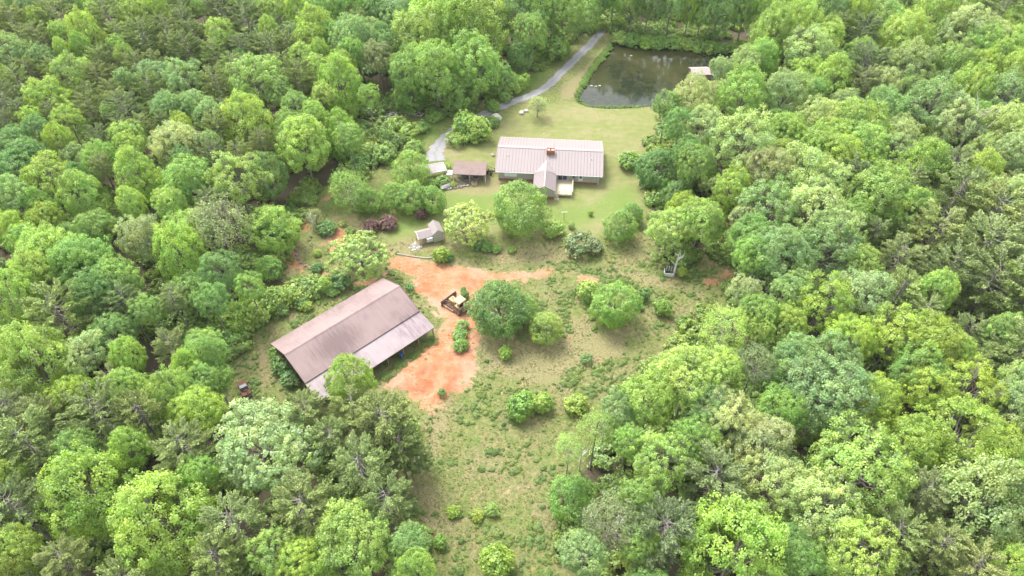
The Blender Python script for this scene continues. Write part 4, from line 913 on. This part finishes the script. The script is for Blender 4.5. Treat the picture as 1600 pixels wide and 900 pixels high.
# ---- little garden building: gabled hut with a lower wing
g0 = at(654.5, 375, 1.7); g1 = at(674, 370, 1.7); gu = g1-g0; GR = math.atan2(gu[1], gu[0])
G_ = tag(empty('garden_shed', (g0[0], g0[1], 0), GR), 'small gabled garden building with a lower mauve-roofed wing and stone patio', 'shed')
for i in range(5):
    b = MB(); sloped(b, i*.62, (i+1)*.62-.006, (0, 1.75), (1.5, 2.5), .035); b.build('wing_roof_panel', ROOF_H, G_)
    b = MB(); sloped(b, i*.62, (i+1)*.62-.006, (1.505, 2.5), (3.0, 1.75), .035); b.build('wing_roof_panel', ROOF_H, G_)
b = MB(); sloped(b, -.12, -.01, (-.02, 1.68), (1.5, 2.44), .16); sloped(b, -.12, -.01, (1.5, 2.44), (3.0, 1.68), .16); b.build('rake_trim', WHITE, G_)
MB().box(.1, 3.1, .2, .3, 0, 1.8).build('wall', TANW, G_); b = MB(); wall_gable(b, .1, .1, .31, 2.8, 0, 1.72, 2.3); b.build('wall', TANW, G_)
MB().box(1.7, 3.0, -.35, .18, .75, 1.62).build('white_cabinet', WHITE, G_); MB().box(.9, 1.6, .165, .195, .1, 1.5).build('door', WOODB, G_)
hx0, hx1, hy0, hy1 = 3.15, 5.55, -.15, 3.6; hm = (hx0+hx1)/2
for sgn in (-1, 1):
    for i in range(5):
        y0 = hy0+(hy1-hy0)*i/5; y1 = hy0+(hy1-hy0)*(i+1)/5-.006; e = hx0-.1 if sgn < 0 else hx1+.1
        P_ = [(hm, y0, 3.15), (e, y0, 2.15), (e, y1, 2.15), (hm, y1, 3.15)]
        if sgn < 0: P_ = P_[::-1]
        MB().hexa([(p[0], p[1], p[2]) for p in P_]+[(p[0], p[1], p[2]+.04) for p in P_]).build('hut_roof_panel', ROOF_H, G_)
MB().prism([(hx0, 0), (hx1, 0), (hx1, 2.15), (hm, 3.08), (hx0, 2.15)], 'y', hy0+.1, hy0+.2).build('wall', BEIGE, G_)
MB().prism([(hx0, 0), (hx1, 0), (hx1, 2.15), (hm, 3.08), (hx0, 2.15)], 'y', hy1-.2, hy1-.1).build('wall', BEIGE, G_)
for x in (hx0, hx1-.1): MB().box(x, x+.1, hy0+.21, hy1-.21, 0, 2.12).build('wall', BEIGE, G_)
pt = tag(empty('patio', (g0[0]-1.1*math.cos(GR)+.2, g0[1]-.2, gz(*g0)), GR), 'round paving of grey stones at the left end of the garden building', 'patio')
r = random.Random(4)
for i in range(-3, 4):
    for j in range(-3, 4):
        if math.hypot(i, j) > 3.1: continue
        s = .2+.05*r.random(); x, y = i*.46+r.uniform(-.05, .05)+(.23 if j % 2 else 0)*.6, j*.44+r.uniform(-.05, .05)
        k = 6; MB().prism([(x+s*math.cos(2*PI*q/k+r.random()*.3), y+s*math.sin(2*PI*q/k+r.random()*.3)) for q in range(k)], 'z', -.1, .05+.03*r.random()).build('stone', GREYS if r.random() < .7 else PALES, pt)
# ---- boathouse in the pond
b0 = at(1080, 118, 2.4)
BH = tag(empty('boathouse', (b0[0]+.2, b0[1], WZ), .06), 'pink-roofed little boathouse on stilts at the right side of the pond', 'boathouse')
for i in range(8):
    b = MB(); sloped(b, i*.7, i*.7+.694, (0, 2.9), (2.3, 3.7), .05); b.build('roof_panel', CAP, BH); b = MB(); sloped(b, i*.7, i*.7+.694, (2.305, 3.7), (4.6, 2.9), .05); b.build('roof_panel', CAP, BH)
MB().box(.3, 5.3, .3, 4.3, .5, .65).build('floor', TANW, BH); MB().box(.5, 5.2, 4.0, 4.1, .66, 2.9).build('wall', TANW, BH); MB().box(5.1, 5.2, .5, 3.98, .66, 2.9).build('wall', TANW, BH)
MB().box(-.2, 1.2, -2.2, .28, .5, .62).build('landing', TANW, BH); MB().box(.3, 3.5, .3, .38, .66, 1.6).build('railing', TANW, BH)
for x in (.35, 2.7, 5.1):
    for y in (.32, 4.2): MB().box(x, x+.12, y, y+.1, -1.4, .49).build('pile', WOODB, BH); MB().box(x, x+.12, y+.11, y+.21, .66, 2.88).build('post', WOODB, BH)

# ------------------------------------------------------------------ machines and small things
def blob(name, m, r0, seed, sq=(1, 1, .7), parent=None):
    r = np.random.default_rng(seed); import bmesh
    bm = bmesh.new(); bmesh.ops.create_icosphere(bm, subdivisions=2, radius=r0)
    for v in bm.verts:
        k = 1+r.normal(0, .10); v.co.x *= sq[0]*k; v.co.y *= sq[1]*k; v.co.z *= sq[2]*k
    me = bpy.data.meshes.new(name); bm.to_mesh(me); bm.free(); me.materials.append(m); return obj(name, me, parent)
# bulldozer, its blade towards the upper left
q0 = (at(703, 472)+at(722, 487))/2; q0 = at(716, 481); ax = at(706, 474)-at(724, 487); DR = math.atan2(ax[1], ax[0])
Z = tag(empty('bulldozer', (q0[0], q0[1], gz(*q0)), DR), 'old faded yellow crawler bulldozer parked on the red clay beside the round tree', 'bulldozer')
def stadium(L_, h, n=7):
    p = []
    for k in range(n): a = -PI/2+PI*k/(n-1); p.append((L_/2+h/2*math.cos(a), h/2+h/2*math.sin(a)))
    for k in range(n): a = PI/2+PI*k/(n-1); p.append((-L_/2+h/2*math.cos(a), h/2+h/2*math.sin(a)))
    return p
for s in (-1, 1):
    yc = s*1.0; sp_ = stadium(2.3, .8); tr = MB()
    tr.prism(sp_, 'y', yc-.21, yc+.21); trk = tr.build('track', TRACKM, Z)
    per = []
    for i in range(len(sp_)):
        a, c = np.array(sp_[i]), np.array(sp_[(i+1) % len(sp_)]); n = max(1, int(np.linalg.norm(c-a)/.2))
        for k in range(n): per.append((a+(c-a)*k/n, math.atan2(*(c-a)[::-1])))
    pm_ = MB().box(-.07, .07, -.25, .25, 0, .07).mesh('track_shoe', TRACKM)
    for p, an in per: obj('track_shoe', pm_, trk, (p[0], yc, p[1]), (0, -an, PI) if False else (0, -an, 0)).location = (p[0]+.07*math.sin(an)*0, yc, p[1]-(.07 if abs(an) < .1 else 0)*1)
    for k in range(5): MB().tube([(-1.15+.575*k, yc-.23, .4), (-1.15+.575*k, yc+.23, .4)], .2, 10).build('wheel', YELLOW, trk)
bevel(MB().box(-1.2, .3, -.72, .72, .45, 1.1).build('body', YELLOW, Z), .05); hd = bevel(MB().box(.3, 1.75, -.5, .5, .5, 1.45).build('hood', YELLOW, Z), .08, 2)
for k in range(5): MB().box(1.755, 1.775, -.4, .4, .62+.15*k, .70+.15*k).build('grille_bar', DARK, hd)
MB().tube([(1.0, .1, 1.44), (1.0, .1, 2.1)], .06, 7).build('exhaust', RUST, Z)
bevel(MB().box(-.75, -.2, -.4, .4, 1.1, 1.32).build('seat', DARK, Z), .05); MB().box(-.9, -.76, -.4, .4, 1.1, 1.8).build('seat_back', DARK, Z)
can = MB().hexa([(-1.25, -.85, 2.5), (.25, -.85, 2.5), (.25, .85, 2.5), (-1.25, .85, 2.5), (-1.2, -.8, 2.6), (.2, -.8, 2.6), (.2, .8, 2.6), (-1.2, .8, 2.6)]).build('canopy', worn('sun_bleached_tan', (.36, .28, .16), (.42, .34, .2), 3, .7), Z)
for x in (-1.1, .1):
    for y in (-.75, .67): MB().box(x, x+.08, y, y+.08, 1.0, 2.49).build('post', YELLOW, can)
bl_ = MB()
for k in range(7):
    a0 = -.5+k/7; a1 = a0+1/7
    xx = lambda a: 2.35-.22*math.cos(a*2.6); bl_.hexa([(xx(a0), -1.75, .62+a0*1.1), (xx(a0)+.06, -1.75, .62+a0*1.1), (xx(a0)+.06, 1.75, .62+a0*1.1), (xx(a0), 1.75, .62+a0*1.1), (xx(a1), -1.75, .62+a1*1.1), (xx(a1)+.06, -1.75, .62+a1*1.1), (xx(a1)+.06, 1.75, .62+a1*1.1), (xx(a1), 1.75, .62+a1*1.1)])
bl_.build('blade', TRACKM, Z)
for s in (-1, 1): MB().tube([(-.2, s*1.3, .45), (2.1, s*1.4, .4)], .09, 6).build('push_arm', YELLOW, Z); MB().tube([(1.2, s*.6, 1.2), (2.15, s*.8, .9)], .06, 6).build('lift_cylinder', GREYM, Z)
MB().box(-1.9, -1.21, -.5, .5, .5, .9).build('winch', TRACKM, Z)
# derelict pickup left of the barn
Z.scale = (1.2, 1.2, 1.1)
q1 = at(383, 611); ax = at(378, 600)-at(389, 623); PR = math.atan2(ax[1], ax[0])
V = tag(empty('pickup_truck', (q1[0], q1[1], gz(*q1)), PR), 'small derelict rusty pickup with grey roof in the weeds left of the barn', 'pickup truck')
bevel(MB().box(-1.85, 1.9, -.78, .78, .35, .75).build('body', GREYM, V), .06); 
MB().box(.75, 1.8, -.6, .6, .76, .9).build('engine', RUST, V); b = MB(); b.box(.7, 1.85, .62, .78, .76, .98); b.box(.7, 1.85, -.78, -.62, .76, .98); b.build('fender', RUST, V)
cab = bevel(MB().hexa([(-.45, -.75, .76), (.7, -.75, .76), (.7, .75, .76), (-.45, .75, .76), (-.35, -.62, 1.5), (.35, -.62, 1.5), (.35, .62, 1.5), (-.35, .62, 1.5)]).build('cab', worn('faded_grey_paint', (.13, .13, .14), (.20, .20, .21), 3, .5), V), .05)
MB().hexa([(.385, -.58, 1.42), (.70, -.66, .84), (.70, .66, .84), (.385, .58, 1.42), (.41, -.58, 1.44), (.725, -.66, .86), (.725, .66, .86), (.41, .58, 1.44)]).build('windshield', gl, cab)
b = MB(); b.box(-1.82, -.5, .68, .76, .76, 1.05); b.box(-1.82, -.5, -.76, -.68, .76, 1.05); b.box(-1.86, -1.78, -.66, .66, .76, 1.05); b.box(-1.76, -.5, -.66, .66, .755, .8); b.build('bed', RUST, V)
for x in (1.2, -1.2):
    for s in (-1, 1):
        w = MB().tube([(x, s*.62, .33), (x, s*.84, .33)], .33, 14).build('wheel', RUBBER, V); MB().tube([(x, s*.835, .33), (x, s*.86, .33)], .17, 10).build('rim', RUST, w)
MB().box(-1.98, -1.87, -.75, .75, .45, .6).build('bumper', GREYS, V); MB().box(1.91, 2.02, -.75, .75, .42, .58).build('bumper', RUST, V)
# junk in the bed
j = tag(empty('scrap_heap', (q1[0]-.95*math.cos(PR), q1[1]-.95*math.sin(PR), gz(*q1)+.82), PR), 'orange-brown scrap lying in the bed of the derelict pickup', 'scrap')
for k in range(5): o = blob('scrap_piece', RUST, .2, 50+k, (1.2, .8, .6), j); o.location = (r.uniform(-.4, .4), r.uniform(-.4, .4), .1)
# white slatted box under the tree
w0 = at(1037, 432); w1 = at(1052, 434); wu = w1-w0; WR = math.atan2(wu[1], wu[0])
X = tag(empty('trailer', (w0[0], w0[1], gz(*w0)), WR), 'white open-topped box trailer standing at the foot of a pale trunk', 'trailer')
MB().box(0, 1.9, 0, .08, .1, .95).build('front_panel', WHITE, X); MB().box(0, .08, .09, 1.6, .1, .95).build('side_panel', WHITE, X); MB().box(1.82, 1.9, .09, 1.6, .1, 1.5).build('side_panel', GREYM, X)
MB().box(.09, 1.81, .09, 1.6, .1, .2).build('floor', DARK, X)
for i in range(7): MB().box(.1+.25*i, .24+.25*i, 1.52, 1.6, .21, 1.6).build('slat', WHITE if i % 2 else GREYM, X)
# clothes-line pole, barrel, boulders, stones
p = at(881, 343); c = tag(empty('clothesline_pole', (p[0], p[1], 0), .1), 'T-shaped clothesline pole standing alone on the lower lawn', 'pole')
MB().tube([(0, 0, 0), (0, 0, 2.1)], .06, 6).build('pole', WOODB, c); MB().box(-.7, .7, -.05, .05, 2.1, 2.2).build('crossbar', WHITE, c)
p = at(627, 557, .2); c = tag(empty('barrel', (p[0], p[1], gz(*p))), 'blue plastic barrel in the weeds under the lean-to eave', 'barrel')
MB().tube([(0, 0, 0), (0, 0, .1), (0, 0, .45), (0, 0, .8), (0, 0, .9)], [.27, .3, .32, .3, .27], 14).build('drum', BLUE, c); MB().tube([(0, 0, .905), (0, 0, .93)], .22, 12).build('lid', BLUE, c)
def rock(px, py, rad, lab, m=GREYS, seed=1, sq=(1.2, .9, .7)):
    p = at(px, py); o = blob('boulder', m, rad, seed, sq); o.location = (p[0], p[1], gz(*p)+rad*.3); o.rotation_euler = (0, 0, seed); tag(o, lab, 'boulder')
rock(775, 187, 1.3, 'big pale boulder at the bend of the gravel drive', PALES, 3, (1.1, 1.3, .9)); rock(769, 183, .7, 'smaller grey boulder tucked behind the big pale one', GREYS, 4)
rock(815, 177, .75, 'left one of the white stones on the lawn by the drive', PALES, 5); rock(822, 174, .6, 'right one of the white stones on the lawn by the drive', PALES, 6)
rock(697, 293, 1.1, 'dark grey boulder at the left end of the house yard junk', GREYS, 7, (1.6, .9, .6)); rock(770, 243, .5, 'grey boulder near the left gable of the house', GREYS, 8)
rock(965, 88, 1., 'pale rock showing above the water at the left of the pond', PALES, 9, (1.2, .8, .5)); rock(1067, 76, 1.3, 'mossy rock showing above the water at the top of the pond', worn('moss', (.16, .19, .06), (.25, .26, .1), 3, .9), 10, (1.2, .7, .8))
for i, (x, y) in enumerate(((924, 134), (931, 135), (937, 134), (986, 87))): 
    p = at(x, y, WZ); o = blob('stone', PALES, .35, 80+i, (1.2, .7, .5)); o.location = (p[0], p[1], WZ+.02); tag(o, ('grey stone breaking the water at the left of the pond, %s of three' % ['leftmost', 'middle', 'rightmost'][i]) if i < 3 else 'lone stone breaking the water in the upper part of the pond', 'stone')
# logs lying along the edge of the terrace above the clay
lp = [(618, 396), (630, 399), (643, 401), (655, 402.5), (666, 404), (676, 403)]
for i in range(len(lp)-1):
    a, c = at(*lp[i]), at(*lp[i+1]); o = MB().tube([(0, 0, 0), *[((c-a)*s).tolist()+[.03*math.sin(s*9)] for s in (.35, .7)], ((c-a)*.97).tolist()+[0]], [.16, .17, .15, .12], 8).build('log', WOODL)
    o.location = (a[0], a[1], gz(*a)+.12); tag(o, 'pale weathered log edging the terrace above the red clay, %s from left' % ['first', 'second', 'third', 'fourth', 'fifth'][i], 'log', 'logs edging the terrace')
# brush piles
def brush(px, py, lab, n, L_, m, seed, spread=1.2, zz=.5):
    p = at(px, py); r = random.Random(seed); e = tag(empty('brush_pile', (p[0], p[1], gz(*p))), lab, 'brush pile')
    for k in range(n):
        x, y, a = r.gauss(0, spread), r.gauss(0, spread*.6), r.uniform(0, PI); l = r.uniform(.5, 1)*L_; z = r.uniform(.05, zz)
        MB().tube([(x-l*math.cos(a)/2, y-l*math.sin(a)/2, z), (x, y, z+r.uniform(0, .25)), (x+l*math.cos(a)/2, y+l*math.sin(a)/2, z+r.uniform(-.05, .3))], [.09, .07, .03], 5).build('branch', m, e)
brush(605, 178, 'heap of pale felled branches at the wood edge left of the drive', 34, 4., DEADW, 1, 2.6); brush(660, 182, 'small heap of pale branches under the tall trees by the drive', 12, 3., DEADW, 2, 1.6)
brush(728, 281, 'grey brush pile in front of the brown carport', 46, 1.8, TWIG, 3, 1.4, .9); brush(712, 289, 'brown brush heap by the left end of the yard junk', 30, 1.5, WOODB, 4, 1.0, .6)
brush(742, 283, 'dark tangle of sticks under the eave of the brown carport', 30, 1.3, WOODB, 5, .9, .7); brush(765, 270, 'dark scrap branches between the carport and the house', 30, 1.4, DARK, 6, .7, .9)
# yard junk
def crate(px, py, w, dd, h, m, name, lab, cat, rz=.3):
    p = at(px, py); e = tag(empty(name, (p[0], p[1], gz(*p)), rz), lab, cat)
    n = 4
    for k in range(n): MB().box(-w/2, w/2, -dd/2, -dd/2+.04, h*k/n+.02, h*(k+1)/n-.02).build('slat', m, e); MB().box(-w/2, w/2, dd/2-.04, dd/2, h*k/n+.02, h*(k+1)/n-.02).build('slat', m, e)
    for x in (-w/2, w/2-.06):
        for k in range(n): MB().box(x, x+.06, -dd/2+.045, dd/2-.045, h*k/n+.02, h*(k+1)/n-.02).build('slat', m, e)
    MB().box(-w/2+.07, w/2-.07, -dd/2+.05, dd/2-.05, .0, .06).build('base', m, e)
crate(741, 289, 1.2, .9, .7, TANW, 'crate', 'tan wooden crate at the edge of the yard in front of the carport', 'crate'); crate(737, 277, .7, .7, .8, WHITE, 'crate', 'small white crate under the front edge of the brown carport', 'crate', .1)
crate(760, 278, 1.6, .8, .4, WOODB, 'crate', 'low dark wooden crate beside the house corner', 'crate', .0)
def slabs(pts, lab, name, cat, m, s=.45):
    e = None
    for i, (x, y) in enumerate(pts):
        p = at(x, y)
        if e is None: e = tag(empty(name, (p[0], p[1], 0)), lab, cat); o0 = p
        o = blob('stone', m, s, 300+i, (1.2, .8, .6), e); o.location = (p[0]-o0[0], p[1]-o0[1], gz(*p)+.15); o.rotation_euler = (0, 0, i*1.3)
slabs([(700, 296), (705, 295), (710, 294.5), (716, 293), (721, 292.5), (726, 291), (731, 290.5)], 'rough grey stone edging between the yard junk and lower lawn', 'stone_edging', 'stone edging', GREYS, .4)
slabs([(463, 392), (464, 399), (466, 405), (470, 411), (476, 416), (484, 420), (493, 422), (502, 421), (511, 419)], 'curved dark stone edging round the grassy terrace left', 'stone_edging', 'stone edging', worn('dark_stone', (.13, .12, .11), (.22, .2, .18), 3, .95), .38)
for i, (a, b_) in enumerate((((606, 395), (618, 396)), )):
    pass
# dead trees
def snag(px, py, h, lab, seed, forks=5, rad=.22, lean=(0, 0), m=DEADW):
    p = at(px, py); r = random.Random(seed); e = tag(empty('dead_tree', (p[0], p[1], gz(*p))), lab, 'dead tree')
    top = (lean[0], lean[1], h); MB().tube([(0, 0, -.2), (lean[0]*.2, lean[1]*.2, h*.33), (lean[0]*.6, lean[1]*.6, h*.66), top], [rad, rad*.8, rad*.55, .04], 7).build('trunk', m, e)
    for k in range(forks):
        s = .45+.5*k/forks; a = r.uniform(0, 2*PI); l = h*r.uniform(.18, .34)*(1.3-s*.6); b0_ = (lean[0]*s, lean[1]*s, h*s); q = (b0_[0]+l*.6*math.cos(a), b0_[1]+l*.6*math.sin(a), b0_[2]+l*.5); q2 = (b0_[0]+l*.9*math.cos(a+.3), b0_[1]+l*.9*math.sin(a+.3), b0_[2]+l*1.1)
        MB().tube([b0_, q, q2], [rad*.45, rad*.3, .02], 5).build('branch', m, e)
snag(1168, 468, 9, 'bleached forked dead tree at the right edge of the clearing', 1, 7, .3, (-1.2, .5)); snag(1131, 520, 7.5, 'short bleached dead trunk rising left above the soft light tree', 2, 4, .2, (-.8, 0))
snag(141, 60, 24, 'dead grey snag sticking out of the pines in upper left', 3, 6, .25); snag(1480, 262, 17, 'bare dead tree with pale limbs in the right wood', 4, 10, .38, (1.5, 1)); snag(1062, 210, 15, 'half-bare pale tree at the left edge of the pond-side wood', 5, 9, .25, (0, 1))
snag(492, 362, 5, 'slim bare trunk inside the small tan tree on the terrace', 6, 6, .14); snag(905, 735, 7, 'pale bare branches above the bushy tree at the meadow edge', 7, 8, .16)
snag(960, 845, 9.5, 'bare greyish limbs of the fading tree in the right bottom wood', 8, 9, .2); snag(1052, 432, 6.5, 'pale trunk rising behind the white box trailer', 9, 5, .26, (.3, .6))
